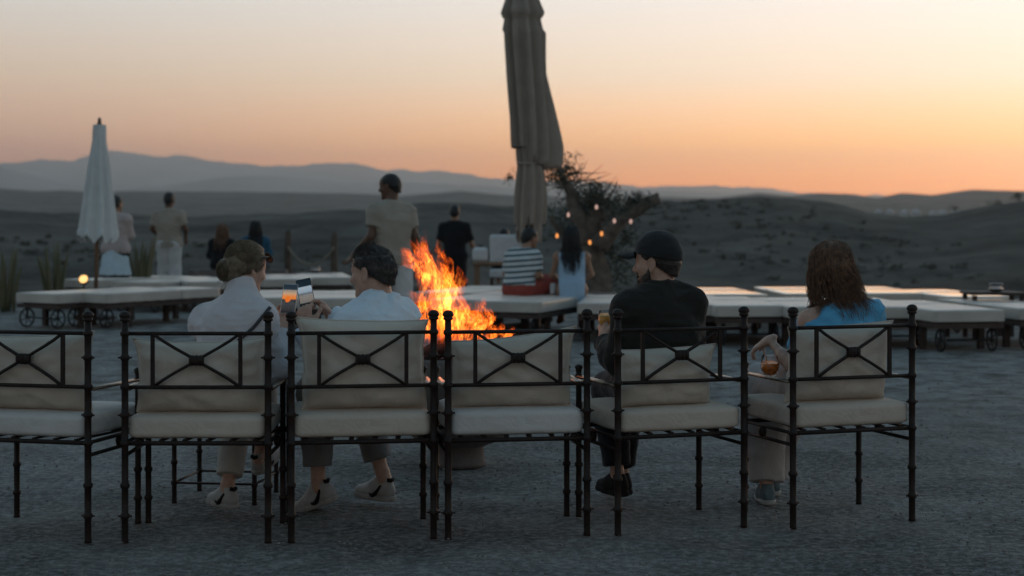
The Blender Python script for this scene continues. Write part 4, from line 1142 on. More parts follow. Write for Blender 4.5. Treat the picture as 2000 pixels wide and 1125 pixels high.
def goblet(label, c, hb, rb, stem, drink, level, straw=False, tip=None):
    """stemmed or footless glass, c = underside of the bowl"""
    root = thing('drink_glass', label, 'glass', c)
    pr = [(.004, 0), (rb * .62, .010), (rb * .95, .032), (rb, hb * .5), (rb * .86, hb), (rb * .86 - .0016, hb), (rb - .0018, hb * .5), (rb * .95 - .0018, .033), (rb * .6, .0125), (.001, .006)]
    MB().lathe(pr, 28).build('bowl', 'glass', root)
    MB().lathe([(.001, .0075), (rb * .6 - .002, .014), (rb * .95 - .003, .034), (rb - .003, hb * level), (.001, hb * level)], 24).build('drink', drink, root)
    if stem:
        MB().lathe([(.034, -stem - .002), (.034, -stem), (.006, -stem + .006), (.0036, -stem + .02), (.0036, -.012), (.006, .001), (.001, .004)], 20).build('stem', 'glass', root)
    if straw: MB().tube([(-.008, .01, .03), Vector(tip) - root.location], .0030, 8).build('straw', mat('orange_straw', (.62, .22, .05), .5), root)
    return root
ORANGE = mat('orange_juice', (.80, .36, .06), .3, .1, 20, sss=.2); SPRITZ = mat('red_orange_spritz', (.90, .21, .03), .15, .3, 60, sss=.2)
goblet('small glass of orange juice in the hand of the man in the cap', JG - Vector((0, 0, .03)), .088, .034, 0, ORANGE, .72)

# woman with long brown hair ---------------------------------------------------
J = dict(pelvis=Vector((1.50, 7.96, .65)), chest=Vector((1.525, 7.97, .84)), neck=P(1640, 592, 7.99), head=P(1622, 524, 8.02), hf=facing(-22, -10), fwd=facing(-16),
         shL=P(1583, 630, 7.95), shR=P(1692, 618, 8.05), elL=P(1546, 716, 7.97), elR=Vector((1.66, 8.16, .70)), wrL=P(1503, 664, 8.13), wrR=P(1548, 730, 8.20),
         hipL=Vector((1.42, 7.98, .615)), hipR=Vector((1.585, 8.03, .615)), knL=Vector((1.225, 8.36, .565)), knR=Vector((1.37, 8.44, .56)), anL=P(1497, 948, 8.24), anR=Vector((1.29, 8.5, .09)),
         toeL=P(1480, 972, 8.44), toeR=Vector((1.25, 8.7, .04)))
B = Body(J, True, .006, .98, .97)
pl = person('woman with long wavy brown hair in off-shoulder blue denim shirt, seated with red drink', (1.5, 7.96, .55))
GL = P(1504, 737, 8.03)
attach(pl, 'body', B.skin(hands={'L': (Vector((-.045, .02, -.03)), Vector((.2, .1, -.9)), (.55, .6, .65, .7), .5, .0), 'R': (Vector((-.10, -.14, .02)), Vector((-.3, .4, -.2)), (.55, .6, .65, .7), .4)}), SK_FAIR)
f = B.field(['pelvis', 'neck', 'shL', 'shR', 'elL', 'elR', 'wrL', 'wrR', 'hipL', 'hipR'], .19)
B.torso(f, .018, .06)
B.arm(f, 'R', .014, 1, .85, .04, 1, .012); B.arm(f, 'L', .016, .62, 0, .03, 1, .01)
n_ = Vector((-.62, -.12, .80)); f.cut(J['neck'].lerp(J['shL'], .20) + Vector((0, 0, .045)), n_); f.cut(J['neck'] + Vector((0, 0, .005)), (0, 0, 1))
f.cut(J['pelvis'] - Vector((0, 0, .11)), (0, 0, -1)); f.ripple(.010, (11, 11, 14), 71); f.ripple(.004, (24, 24, 30), 77)
attach(pl, 'shirt', f.mesh('shirt'), DENIM)
f = B.field(['pelvis', 'hipL', 'hipR', 'knL', 'knR', 'anL', 'anR'], .18)
f.cone(J['hipL'], J['hipR'], .120, .120, .05)
for sd in 'LR': B.leg(f, sd, .014, .96, .05, 1, .034)
f.ripple(.007, (12, 12, 6), 39); attach(pl, 'trousers', f.mesh('trousers'), TR_PALE)
shoe(J, 'L', SH_TEAL, SH_WHITE, None, pl, .92); shoe(J, 'R', SH_TEAL, SH_WHITE, None, pl, .92)
bt = bvh_of([o for o in pl.children if o.name.startswith('shirt')][0]); bb = bvh_of([o for o in pl.children if o.name.startswith('body')][0])
def keepout(q):
    for t in (bt, bb):
        loc, nr, i, d = t.find_nearest(q)
        if loc is not None and (d < .006 or (q - loc).dot(nr) < 0) and d < .09: q = loc + nr * .008
    return q
cap = scalp(B, .078, -.075, .008).ripple(.003, (40, 40, 40), 4).mesh('hair')
h1 = long_hair(B, 560, .28, .014, .0022, 5, Vector((.26, -.05, 0)), .22, floor=keepout); h2 = long_hair(B, 520, .29, .020, .0012, 6, Vector((.36, -.05, 0)), .45, floor=keepout)
attach(pl, 'hair', join_meshes('hair', [cap, h1.mesh('a'), h2.mesh('b')]), HR_BROWN)
goblet('stemmed glass of red-orange drink with a straw beside the long-haired woman', GL, .104, .045, .10, SPRITZ, .62, True, J['wrL'] + Vector((-.03, .02, -.03)))
ice = mat('ice', (.8, .6, .5), .1, .1, 10)

# ---------------------------------------------------------------- sunbeds
def build_sunbed(label, group):
    t = thing('sunbed', label, 'sunbed', group=group)
    w, L = .75, 1.95
    for s in (-1, 1):
        MB().box((s * (w / 2 - .03), 0, .265), (.045, L - .04, .05)).build('side_rail', 'rustwood', t, False)
        MB().box((0, s * (L / 2 - .045), .265), (w - .11, .045, .05)).build('end_rail', 'rustwood', t, False)
        MB().box((s * (w / 2 - .06), -L / 2 + .42, .12), (.06, .06, .24)).build('leg', 'rustwood', t, False)
        MB().box((s * (w / 2 - .06), L / 2 - .12, .12), (.06, .06, .24)).build('leg', 'rustwood', t, False)
        wh = thing_wheel(t, s * (w / 2 - .10)); 
        MB().bar((s * (w / 2 - .10), -L / 2 + .10, .12), (s * (w / 2 - .10), -L / 2 + .10, .245), .02, .02).build('axle_bracket', 'iron_grey', t, False)
    MB().tube([(-w / 2 + .07, -L / 2 + .10, .12), (w / 2 - .07, -L / 2 + .10, .12)], .011, 8).build('axle', 'iron_grey', t)
    for i in range(9):
        MB().box((0, -L / 2 + .16 + i * .205, .294), (w - .06, .12, .014)).build('base_slat', 'rustwood', t, False)
    for yc, ln in ((-L / 2 + .62, 1.22), (L / 2 - .365, .71)):
        rnd = random.Random(int(yc * 100))
        fn = lambda p: p + Vector((0, 0, .005 * (1 - (p.x / .38) ** 2) * (1 - (p.y / (ln / 2)) ** 2) if p.z > 0 else 0))
        MB().rbox((0, yc, .3625), (w, ln, .120), .011, 12, fn).build('mattress', 'mattress', t)
    return t
def thing_wheel(t, x):
    c = Vector((x, -.975 + .10, .12)); n = 24
    w = MB().tube([c + Vector((0, math.cos(k / n * 6.2832) * .108, math.sin(k / n * 6.2832) * .108)) for k in range(n + 1)], .011, 6, False).build('wheel', 'iron_grey', t)
    for k in range(3):
        a = k / 3 * math.pi + .3
        d = Vector((0, math.cos(a), math.sin(a))) * .108
        MB().tube([c - d, c + d], .006, 5).build('spoke', 'iron_grey', w)
    return w
BEDS = [  # px, Y of the wheel-end middle, turn (0: long axis straight away from the chairs), row
    (70, 20.4, -34, 0), (165, 20.5, -34, 0), (150, 24.4, -38, 1), (262, 23.6, -20, 1), (420, 23.8, 24, 1), (560, 24.6, 10, 1), (640, 25.2, 10, 1),
    (560, 19.4, 14, 2), (650, 19.2, 14, 2), (718, 19.3, 14, 2), (898, 18.95, -21, 3), (990, 18.55, -21, 3), (862, 20.6, -21, 3),
    (1195, 18.2, -6, 4), (1330, 18.0, -6, 4), (1468, 17.75, 5, 4), (1612, 17.55, 5, 4), (1752, 17.5, 5, 4), (1896, 16.95, 11, 4), (1440, 20.1, 4, 5), (1600, 20.3, 4, 5), (1760, 20.4, 4, 5), (1920, 19.6, 8, 5), (2060, 17.3, 11, 4)]
ROW = ['cream sunbed of the pair beside the pale closed parasol', 'cream sunbed in the back row near the standing woman in the skirt', 'cream sunbed behind the couple with phones, dark legs', 'cream sunbed under the seated couple by the tall taupe parasol', 'cream sunbed with iron wheels in the row behind the capped man and long-haired woman', 'cream sunbed in the second row catching the sunset glow']
BEDW = ['cream sunbed of the parasol pair, on the side of the half-hidden spear plant', 'cream sunbed of the parasol pair, on the side of the sweater woman', 'cream sunbed in front of the lone spear plant, behind the parasol pair', 'cream sunbed at the feet of the woman in the pale skirt', 'cream sunbed in front of the man in beige with bent elbows', 'cream sunbed in front of the girls on the bench', 'cream sunbed in front of the roped wooden posts', 'cream sunbed seen beyond the raised phones, next to the sweater woman', 'cream sunbed seen between the phones and the light-shirted man', 'cream sunbed hidden mostly behind the light-shirted man', 'cream sunbed directly behind the tall flames', 'cream sunbed with the seated couple, beside the flames', 'cream sunbed behind the flames, farther from the fire than its neighbour', 'cream sunbed behind the empty chair and the capped man', 'cream sunbed hidden mostly behind the capped man', 'cream wheeled sunbed between the capped man and the long-haired woman', 'cream wheeled sunbed directly behind the long-haired woman', 'cream wheeled sunbed just past the long-haired woman, next to the foremost one', 'foremost cream sunbed of the row past the long-haired woman, standing on spoked wheels', 'glossy cream sunbed of the far row behind the capped man', 'glossy cream sunbed of the far row behind the long-haired woman', 'glossy cream sunbed of the far row catching the sunset, beside the pot table', 'glossy cream sunbed of the far row, next to the table with the metal pot', 'cream sunbed beside the foremost wheeled one, only its edge showing']
bed0 = None
for (px, Y, a, r), lab in zip(BEDS, BEDW):
    grp = 'cream sunbeds set out on the terrace'
    if bed0 is None: b_ = bed0 = build_sunbed(lab, grp)
    else: b_ = dup(bed0, (0, 0, 0), 0, lab, grp)
    f_ = Vector((-math.sin(R(a)), math.cos(R(a)), 0)); x = (px - 1000) / F * Y
    if r == 5:
        for ch in b_.children:
            if ch.name.startswith('mattress'): ch.material_slots[0].link = 'OBJECT'; ch.material_slots[0].material = M['mattress_edge']
    b_.location = Vector((x, Y, 0)) + f_ * .975; b_.rotation_euler = (0, 0, R(a))
# low tables with small pots between the beds
def low_table(px, Y, w, label, potlabel, pot=True, z=.46):
    x = (px - 1000) / F * Y
    t = thing('low_table', label, 'table', (x, Y, 0))
    MB().rbox((0, 0, z), (w, .5, .03), .006, 2).build('table_top', 'rustwood', t)
    for sx in (-1, 1):
        for sy in (-1, 1): MB().box((sx * (w / 2 - .05), sy * .2, z / 2 - .01), (.045, .045, z - .02)).build('leg', 'rustwood', t, False)
    if pot:
        q = MB().lathe([(.05, 0), (.075, .015), (.08, .035), (.06, .06), (.075, .085), (.078, .09), (.066, .088), (.05, .06), (.02, .04)], 20).build('ashtray_pot', 'steel'); q.location = (x + .03, Y, z + .016)
        tag(q, potlabel, 'pot')
low_table(1940, 18.9, .62, 'low dark table between the sunbeds holding a metal pot', 'small metal pot on the low table by the wheeled sunbeds', True, .50)
low_table(612, 27.0, .62, 'low wooden table by the roped posts', 'small metal pot on the low table by the roped posts', True, .42)
low_table(1166, 20.6, .5, 'low dark table beside the woman in the blue dress', '', False, .40)

# ---------------------------------------------------------------- parasols
def parasol(label, base, zs, fn, n, mat_, pole_top, pole_r, pole_m, finial=True):
    """closed canopy: fn(z, a) gives the cloth's radius, folded into pleats"""
    t = thing('parasol', label, 'parasol', base)
    V, Fc = [], []
    for z in zs:
        for k in range(n):
            a = k / n * 2 * math.pi; r, dx, dy, dz = fn(z, a); V.append((r * math.cos(a) + dx, r * math.sin(a) + dy, z + dz))
    for i in range(len(zs) - 1):
        for k in range(n): a = i * n + k; b = i * n + (k + 1) % n; Fc.append((a, b, b + n, a + n))
    MB().add(V, Fc).build('canopy', mat_, t)
    MB().tube([(0, 0, 0), (0, 0, pole_top)], pole_r, 10).build('pole', pole_m, t)
    if finial: MB().lathe([(.02, 0), (.034, .02), (.02, .05), (.026, .07), (.012, .10), (.001, .11)], 12, (0, 0, pole_top - .01)).build('finial', 'rustwood', t)
    MB().lathe([(.28, 0), (.28, .04), (.06, .06), (.04, .25)], 24).build('foot', 'stone', t)
    return t
def f_pale(z, a):
    u = np.clip((2.50 - z) / 1.42, 0, 1)                 # 0 top, 1 hem
    r = .055 + .215 * u ** .85 + (.03 if u < .12 else 0) * (1 - u / .12)
    pl = .5 + .5 * math.cos(a * 8 + .6 * math.sin(3 * z)); r *= 1 - .30 * (1 - pl) * min(1, .3 + u * 1.4)
    r *= 1 + .06 * math.sin(a * 3 + 1)
    return r, 0, 0, .05 * math.sin(a * 8 + 1) * (u > .97)
Yp = 22.2; xp = (186 - 1000) / F * Yp
pp = parasol('pale canvas parasol folded closed on a wooden pole beside the sunbeds', (xp, Yp, 0), np.linspace(1.04, 2.53, 40)[::-1], f_pale, 96, 'parasol_pale', 2.53, .026, 'wood')
pp.rotation_euler = (0, R(1.2), .4)
def f_tall(z, a):
    # z in metres above ground at Y = 20.6; strap near 2.0, ragged hem near 1.2, vent flounce at the top
    prof_ = [(1.18, .185), (1.35, .20), (1.6, .20), (1.85, .175), (1.98, .16), (2.06, .19), (2.10, .235), (2.25, .245), (2.7, .25), (3.2, .25), (3.55, .26), (3.68, .235), (3.72, .22), (3.75, .25), (3.80, .275), (3.95, .215), (4.2, .16), (4.4, .10), (4.55, .05)]
    r = float(np.interp(z, [p[0] for p in prof_], [p[1] for p in prof_]))
    ph = .35 * math.sin(z * 1.3); m = 9
    c = math.cos(a * m + ph + .8 * math.sin(a)); deep = .46 if 2.05 < z < 3.6 else .36
    r *= 1 - deep * (.5 - .5 * c) ** .8 * (1.25 if math.sin(a * 2 + 1) > 0 else .8)
    r *= 1 + .12 * math.sin(a + 2.2) * (z < 3.6) + .05 * math.sin(a * 3 + z * 2)
    w = .20 * max(0, math.cos(a - .15)) ** 6 * max(0, 1 - abs(z - 2.16) / .9) if z > 2.05 else 0   # the loose corner hanging out
    hem = .16 * math.sin(a * 4 + 1) * (z < 1.22) - .14 * math.cos(a - .1) * (2.03 < z < 2.14)
    return r + w * .92, .05 * math.sin(z * 1.5 - 1.2), 0, hem
Yp = 20.6; xp = (1026 - 1000) / F * Yp
tall = parasol('tall taupe parasol strapped closed behind the seated couple', (xp, Yp, 0), np.concatenate([np.linspace(4.55, 2.12, 60), np.linspace(2.10, 1.18, 34)]), f_tall, 140, 'parasol', 4.55, .035, 'iron_grey')
MB().tube([(.138 * math.cos(k / 24 * 6.2832) + .05 * math.sin(1.98 * 1.5 - 1.2), .138 * math.sin(k / 24 * 6.2832), 1.98) for k in range(25)], .022, 6, False).build('strap', 'parasol', tall)

# ---------------------------------------------------------------- olive tree, plants, string of bulbs
def leaf_cloud(b, centre, rad, n, size, rnd, squash=.8):
    for _ in range(n):
        d = Vector((rnd.gauss(0, 1), rnd.gauss(0, 1), rnd.gauss(0, 1))).normalized() * rad * rnd.random() ** .55
        d.z *= squash; p = centre + d
        if mnoise.noise(p * 5.5) < -.12: continue
        ax = Vector((rnd.gauss(0, 1), rnd.gauss(0, 1), rnd.gauss(.4, 1))).normalized(); w = ax.orthogonal().normalized(); w = Matrix.Rotation(rnd.random() * 6.3, 3, ax) @ w
        s = size * rnd.uniform(.6, 1.3)
        b.add([p, p + ax * s * .5 + w * s * .13, p + ax * s, p + ax * s * .5 - w * s * .13], [(0, 1, 2, 3)])
def limb(b, pts, r0, r1, rnd, n=9):
    out, rad = [], []
    pts = [Vector(p) for p in pts]; m = 6 * (len(pts) - 1)
    for i in range(m + 1):
        k = i / m * (len(pts) - 1); a = min(int(k), len(pts) - 2); p = pts[a].lerp(pts[a + 1], k - a)
        p += mnoise.noise_vector(p * 3 + Vector((r0 * 99, 0, 0))) * .05
        out.append(p); rad.append((r0 + (r1 - r0) * i / m) * (1 + .25 * mnoise.noise(p * 7)))
    b.tube(out, rad, n); return out
def olive():
    Y = 24.5; rnd = random.Random(6); base = P(1172, 590, Y); base.z = 0
    t = thing('olive_tree', 'gnarled pollarded olive tree hung with bulbs behind the seated couple', 'tree', base)
    L = lambda px, py, dy=0: P(px, py, Y + dy) - base
    b = MB()
    limb(b, [(0, 0, -.1), L(1168, 540), L(1150, 470), L(1162, 430)], .19, .13, rnd, 12)
    limb(b, [L(1150, 470), L(1130, 420), L(1112, 375), L(1100, 345)], .15, .05, rnd)
    limb(b, [L(1162, 435), L(1165, 400), L(1150, 375)], .13, .05, rnd)
    limb(b, [L(1168, 480, -.2), L(1200, 440, -.3), L(1245, 408, -.3), L(1288, 386, -.3)], .13, .085, rnd)
    limb(b, [L(1150, 500, .3), L(1105, 470, .5), L(1075, 420, .6)], .10, .04, rnd)
    limb(b, [L(1162, 440, .2), L(1185, 410, .4), L(1190, 385, .5)], .09, .03, rnd)
    for _ in range(60):
        c = rnd.choice([(1098, 335), (1160, 385), (1240, 402), (1120, 350), (1180, 400)]); s = L(c[0] + rnd.gauss(0, 8), c[1] + rnd.gauss(8, 8), rnd.gauss(0, .2))
        e = s + Vector((rnd.gauss(0, .22), rnd.gauss(0, .22), abs(rnd.gauss(.22, .12)))); limb(b, [s, s.lerp(e, .5) + Vector((rnd.gauss(0, .04), 0, 0)), e], .012, .003, rnd, 4)
    b.build('trunk', 'bark', t)
    c = MB()
    for px, py, dy, r, n in ((1094, 336, 0, .34, 1500), (1108, 320, .1, .24, 500), (1084, 352, .1, .22, 500), (1160, 392, .1, .36, 1900), (1176, 384, -.2, .28, 900), (1130, 400, .3, .30, 1000), (1215, 412, -.3, .26, 650), (1248, 398, -.3, .20, 600), (1236, 388, -.3, .14, 300), (1272, 392, -.3, .13, 260),
                             (1185, 440, .2, .42, 1700), (1140, 450, .3, .45, 1500), (1190, 500, .3, .48, 1500), (1215, 470, .1, .38, 900), (1090, 440, .6, .34, 700), (1160, 540, .3, .5, 1300), (1205, 545, .2, .42, 1000), (1000, 345, .7, .17, 200), (1050, 400, .7, .3, 300)):
        leaf_cloud(c, L(px, py, dy), r * 1.08, int(n * .62), .07, rnd)
    c.build('crown', 'leaf', t, False)
    # the bulbs
    s = thing('string_light', 'string of small glowing bulbs hung through the olive tree', 'string light', P(1160, 440, Y - .6))
    o = Vector(s.location); glass_w = emit('bulb_warm', (1, .36, .09), 1.2); glass_p = emit('bulb_pale', (1, .62, .52), .6)
    bl = [(1088, 460, glass_w), (1110, 419, glass_p), (1152, 473, glass_w), (1175, 456, glass_w), (1165, 404, glass_p), (1200, 431, glass_p), (1232, 432, glass_p)]
    pts = []
    for px, py, m in bl:
        c_ = P(px, py, Y - .75) - o
        q = MB().lathe([(.001, -.036), (.013, -.031), (.020, -.015), (.019, .005), (.012, .026), (.010, .03)], 12, c_).build('bulb', m, s)
        MB().lathe([(.012, .028), (.012, .058), (.004, .064)], 8, c_).build('socket', 'black', q)
        pts.append(c_ + Vector((0, 0, .064)))
    order = [1, 0, 2, 3, 4, 5, 6]; wire = []
    for i, k in enumerate(order):
        if i:
            a = wire[-1]; wire += [a.lerp(pts[k], f_) + Vector((0, 0, -.06 * math.sin(f_ * math.pi))) for f_ in (.25, .5, .75)]
        wire.append(pts[k])
    MB().tube(wire, .005, 5).build('wire', 'black', s)
olive()
def spear_plant(px, Y, n, h, label, seed):
    rnd = random.Random(seed); x = (px - 1000) / F * Y
    t = thing('spear_plant', label, 'plant', (x, Y, 0))
    for _ in range(n):
        a = rnd.random() * 6.3; tl = rnd.uniform(.02, .16); hh = h * rnd.uniform(.6, 1.05); d = Vector((math.cos(a) * tl, math.sin(a) * tl, 1)).normalized(); o = Vector((math.cos(a), math.sin(a), 0)) * rnd.uniform(.02, .14)
        pts = [o + d * hh * u + Vector((math.cos(a), math.sin(a), 0)) * .08 * u * u for u in (0, .2, .45, .7, .9, 1)]
        b = MB().tube(pts, [.022, .03, .032, .026, .013, .002], 6); b.build('leaf', 'spear', t)
spear_plant(108, 24.2, 12, .98, 'upright spear-leaved plant behind the pair of sunbeds', 3)
spear_plant(270, 25.4, 10, 1.05, 'upright spear-leaved plant between the skirted woman and the man in beige', 4)
spear_plant(8, 23.8, 10, .92, 'upright spear-leaved plant at the end of the sunbeds, partly out of view', 5)
# ground spotlight, shining at the sunbeds
sl = thing('spotlight', 'small round garden spotlight glowing warm by the pale parasol', 'spotlight', P(163, 545, 22.0))
hd = MB().lathe([(.03, .09), (.055, .06), (.068, 0), (.062, -.002)], 20); hd.v = [tuple(Matrix.Rotation(R(62), 3, 'X') @ Matrix.Rotation(math.pi, 3, 'X') @ Vector(v)) for v in hd.v]
hd.build('housing', 'black', sl)
ln_ = MB().lathe([(.001, .006), (.055, .004), (.060, 0), (.001, -.001)], 20); ln_.v = [tuple(Matrix.Rotation(R(62), 3, 'X') @ Vector(v)) for v in ln_.v]; ln_.build('lens', emit('spot_lens', (1, .60, .22), 1.5), sl)
MB().tube([(0, .02, -.05), (0, .02, -Vector(sl.location).z)], .012, 6).build('stake', 'black', sl)
# roped posts
posts = [(470, 28.6), (563, 28.2), (653, 28.0)]
pv = []
for k, (px, Y) in enumerate(posts[1:]):
    x = (px - 1000) / F * Y
    o = MB().tube([(0, 0, -.3), (.005, 0, .3), (-.01, 0, .7), (0, 0, 1.02 - .03 * k), (.006, 0, 1.09 - .03 * k)], [.062, .06, .058, .056, .03], 10).build('rope_post', 'postwood'); o.location = (x, Y, 0)
    tag(o, ('rough wooden post carrying the slack rope, nearer the seated girls', 'rough wooden post carrying the slack rope, nearer the walking man')[k], 'post', 'roped posts at the edge of the terrace'); pv.append(Vector((x, Y - .06, .82)))
rp_ = [pv[0].lerp(pv[1], u) - Vector((0, 0, .30 * math.sin(u * math.pi) ** .8)) for u in [i / 20 for i in range(21)]]
tag(MB().tube(rp_, .017, 6).build('rope', 'rope'), 'slack hemp rope hanging between the two wooden posts', 'rope')
# chair and table behind the striped man
Y = 25.0
oc = thing('outdoor_chair', 'pale high-backed outdoor chair behind the man in stripes', 'chair', P(987, 590, Y) * 1); oc.location.z = 0
MB().rbox((0, 0, .84), (.46, .10, .44), .03, 8).build('backrest', 'white', oc); MB().rbox((0, .28, .48), (.46, .5, .12), .03, 8).build('seat', 'white', oc)
for sx in (-1, 1):
    for yy in (0, .48): MB().box((sx * .2, yy, .21), (.04, .04, .42)).build('leg', 'rustwood', oc, False)
wt = thing('wooden_table', 'brown wooden table beside the pale outdoor chair', 'table', ((955 - 1000) / F * 24.2, 24.2, 0))
MB().rbox((.05, 0, .66), (.55, .5, .05), .008, 2).build('table_top', 'wood', wt)
for sx in (-1, 1):
    for sy in (-1, 1): MB().box((.05 + sx * .22, sy * .19, .31), (.07, .07, .64)).build('leg', 'wood', wt, False)
o = MB().rbox((0, 0, .09), (.22, .16, .2), .05, 8).build('cushion', 'white'); o.location = ((938 - 1000) / F * 24.2, 24.15, .70); tag(o, 'small white cushion standing on the wooden table', 'cushion')
tb_ = MB().lathe([(.032, 0), (.035, .01), (.035, .09), (.03, .11), (.03, .12)], 14).build('candle_cup', 'white'); P_ = P(1080, 573, 19.9); tb_.location = (P_.x, 19.9, .445); tag(tb_, 'small white cup on the sunbed between the seated couple', 'cup')

# ---------------------------------------------------------------- people behind the fire
def figure(label, J, skin, fem, parts, hair, hmat, scale=1.0, h=.011, bulk=1.0, hands=None, longn=0, hl=.35, hb=Vector((0, 0, 0)), skirt=None, strap=None):
    B = Body(J, fem, h, scale, bulk); base = Vector((J['pelvis'].x, J['pelvis'].y, min(J['anL'].z, J['anR'].z) - .06))
    root = person(label, base); attach(root, 'body', B.skin(hands=hands), skin)
    keys = ['pelvis', 'neck', 'shL', 'shR', 'elL', 'elR', 'wrL', 'wrR', 'hipL', 'hipR']
    for nm, m, kind, amt in parts:
        if kind == 'top':
            f = B.field(keys, .2); B.torso(f, .018, .06)
            for sd in 'LR':
                if amt > 0: B.arm(f, sd, .015, min(1, amt), max(0, amt - 1), .035, 1, .014)
            f.cut(J['neck'] + Vector((0, 0, .035)), (0, 0, 1)); f.cut(J['pelvis'] - Vector((0, 0, J.get('hem', .10))), (0, 0, -1)); f.ripple(.008, (8, 8, 13), len(label))
        elif kind == 'legs':
            f = B.field(['pelvis', 'hipL', 'hipR', 'knL', 'knR', 'anL', 'anR'], .18); f.cone(J['hipL'], J['hipR'], .118 * bulk, .118 * bulk, .05); f.cone(J['pelvis'], J['pelvis'] + Vector((0, 0, .06)), .12, .12, .05, (B.f, .75))
            for sd in 'LR': B.leg(f, sd, .014, amt, .04, 1, .022)
            f.ripple(.007, (11, 11, 8), len(label) + 3)
        elif kind == 'dress':
            f = B.field(keys, .25); B.torso(f, .016, .06); p = J['pelvis']; f.cone(p, p - Vector((0, 0, .12)), .16, .19, .06, (B.f, .8)); f.cut(J['neck'] - Vector((0, 0, .03)), (0, 0, 1)); f.cut(p - Vector((0, 0, amt)), (0, 0, -1))
            for sd in 'LR': s_ = J['sh' + sd]; o_ = (s_ - J['neck']); o_.z = 0; f.cut(J['neck'] + o_.normalized() * .150, o_)
            f.ripple(.006, (9, 9, 7), 4)
        elif kind == 'skirt':
            p = J['pelvis']; f = Field(np.array(p) - np.array((.35, .35, amt + .1)), np.array(p) + np.array((.35, .35, .15)), h)
            f.cone(p + Vector((0, 0, .03)), p - Vector((0, 0, amt)), .15, .235, .05, (B.f, .8), 0, 1); f.ripple(.018, (16, 16, .8), 6)
        attach(root, nm, f.mesh(nm), m)
    if hair:
        cp = scalp(B, .074, -.068, hair, .008).ripple(.003, (35, 35, 35), 3).mesh('hair'); ms = [cp]
        if longn:
            tr = [bvh_of(o) for o in root.children]
            def ko(q):
                for t in tr:
                    loc, nr, i, d = t.find_nearest(q)
                    if loc is not None and d < .09 and (d < .008 or (q - loc).dot(nr) < 0): q = loc + nr * .012
                return q
            ms.append(long_hair(B, longn, hl, .006, .005, len(label), hb, .15, floor=ko).mesh('l'))
        attach(root, 'hair', join_meshes('hair', ms), hmat)
    return root, B
def stand(px, Y, top, az, lean=0, ht=None, arms=None, step=0, zg=0.0, haz=None, hp=0):
    """standing joints; top = pixel row of the crown"""
    zt = CAM_H + (HOR - top) / F * Y; H_ = (ht or (zt - zg)); k = H_ / 1.76; x = (px - 1000) / F * Y; f = facing(az); r = f.cross(Vector((0, 0, 1))); o = Vector((x, Y, zg))
    at = lambda a, b, c: o + r * a * k + f * b * k + Vector((0, 0, c * k)) + f * lean * c * c * .06
    J = dict(fwd=f, hf=facing(az if haz is None else haz, hp), pelvis=at(0, 0, .96), neck=at(0, -.01, 1.455), head=at(0, .02, 1.62), shL=at(-.18, 0, 1.37), shR=at(.18, 0, 1.37), hipL=at(-.09, 0, .91), hipR=at(.09, 0, .91),
             knL=at(-.10, .03 + step * .12, .50), knR=at(.10, .03 - step * .05, .50), anL=at(-.11, step * .22, .09), anR=at(.11, -step * .22, .10), toeL=at(-.13, .14 + step * .22, .03), toeR=at(.13, .14 - step * .22, .03),
             elL=at(-.25, -.03, 1.13), elR=at(.25, -.03, 1.13), wrL=at(-.25, .10, .90), wrR=at(.25, .10, .90))
    for key, v in (arms or {}).items(): J[key] = at(*v)
    return J
BEIGE = fabric('beige_linen', (.345, .30, .245), fold=6); BEIGE2 = fabric('rosy_beige_wool', (.45, .37, .35), fold=6); WHITE_T = fabric('white_trouser_linen', (.56, .55, .54)); BLK = fabric('black_cotton', (.014, .014, .016)); SKIRT = fabric('pale_blue_skirt', (.50, .60, .66)); LBLUE = fabric('light_blue_dress_cloth', (.34, .48, .62)); RED = fabric('red_shorts_cloth', (.33, .07, .055)); TEAL = fabric('blue_teal_cloth', (.03, .10, .16))
J = stand(770, 16.9, 336, -32, arms=dict(shL=(-.175, 0, 1.37), shR=(.175, 0, 1.37), elL=(-.24, -.01, 1.14), wrL=(-.34, .16, .96), elR=(.23, -.05, 1.12), wrR=(.22, .06, .87)), step=.9, haz=-72, hp=-8, lean=.5); 
figure('bald-topped man in loose beige shirt and white trousers walking past the fire', J, SK_DARK, False, [('shirt', BEIGE, 'top', .62), ('trousers', WHITE_T, 'legs', .95)], .003, HR_BLACK, 1.03, .009, .98)
J = stand(330, 26.6, 373, 4, arms=dict(elL=(-.27, -.02, 1.16), wrL=(-.24, .20, 1.04), elR=(.27, -.02, 1.16), wrR=(.22, .20, 1.02)), step=.3)
figure('man in beige short-sleeved shirt and pale trousers standing with bent elbows', J, SK_DARK, False, [('shirt', BEIGE, 'top', .75), ('trousers', WHITE_T, 'legs', .95)], .004, HR_BLACK, 1.0, .012)
J = stand(226, 25.2, 382, 14, arms=dict(elL=(-.18, .14, 1.15), wrL=(-.02, .24, 1.10), elR=(.20, .10, 1.13), wrR=(.05, .25, 1.12)), haz=24)
figure('woman in rosy beige shawl over pale skirt standing by the closed pale parasol', J, SK_TAN, True, [('shawl', BEIGE2, 'top', 2.0), ('skirt', SKIRT, 'skirt', .42), ('leggings', BLK, 'legs', .95)], .012, HR_BLACK, 1.0, .012, 1.08)
J = stand(888, 27.4, 399, 6, ht=1.74, zg=-.22, arms=dict(elR=(.27, .02, 1.12), wrR=(.32, .20, .95)))
figure('man in black t-shirt and black trousers standing behind the flames', J, SK_TAN, False, [('shirt', BLK, 'top', .85), ('trousers', TR_BLACK, 'legs', .95)], .006, HR_BLACK, 1.0, .012, .98)
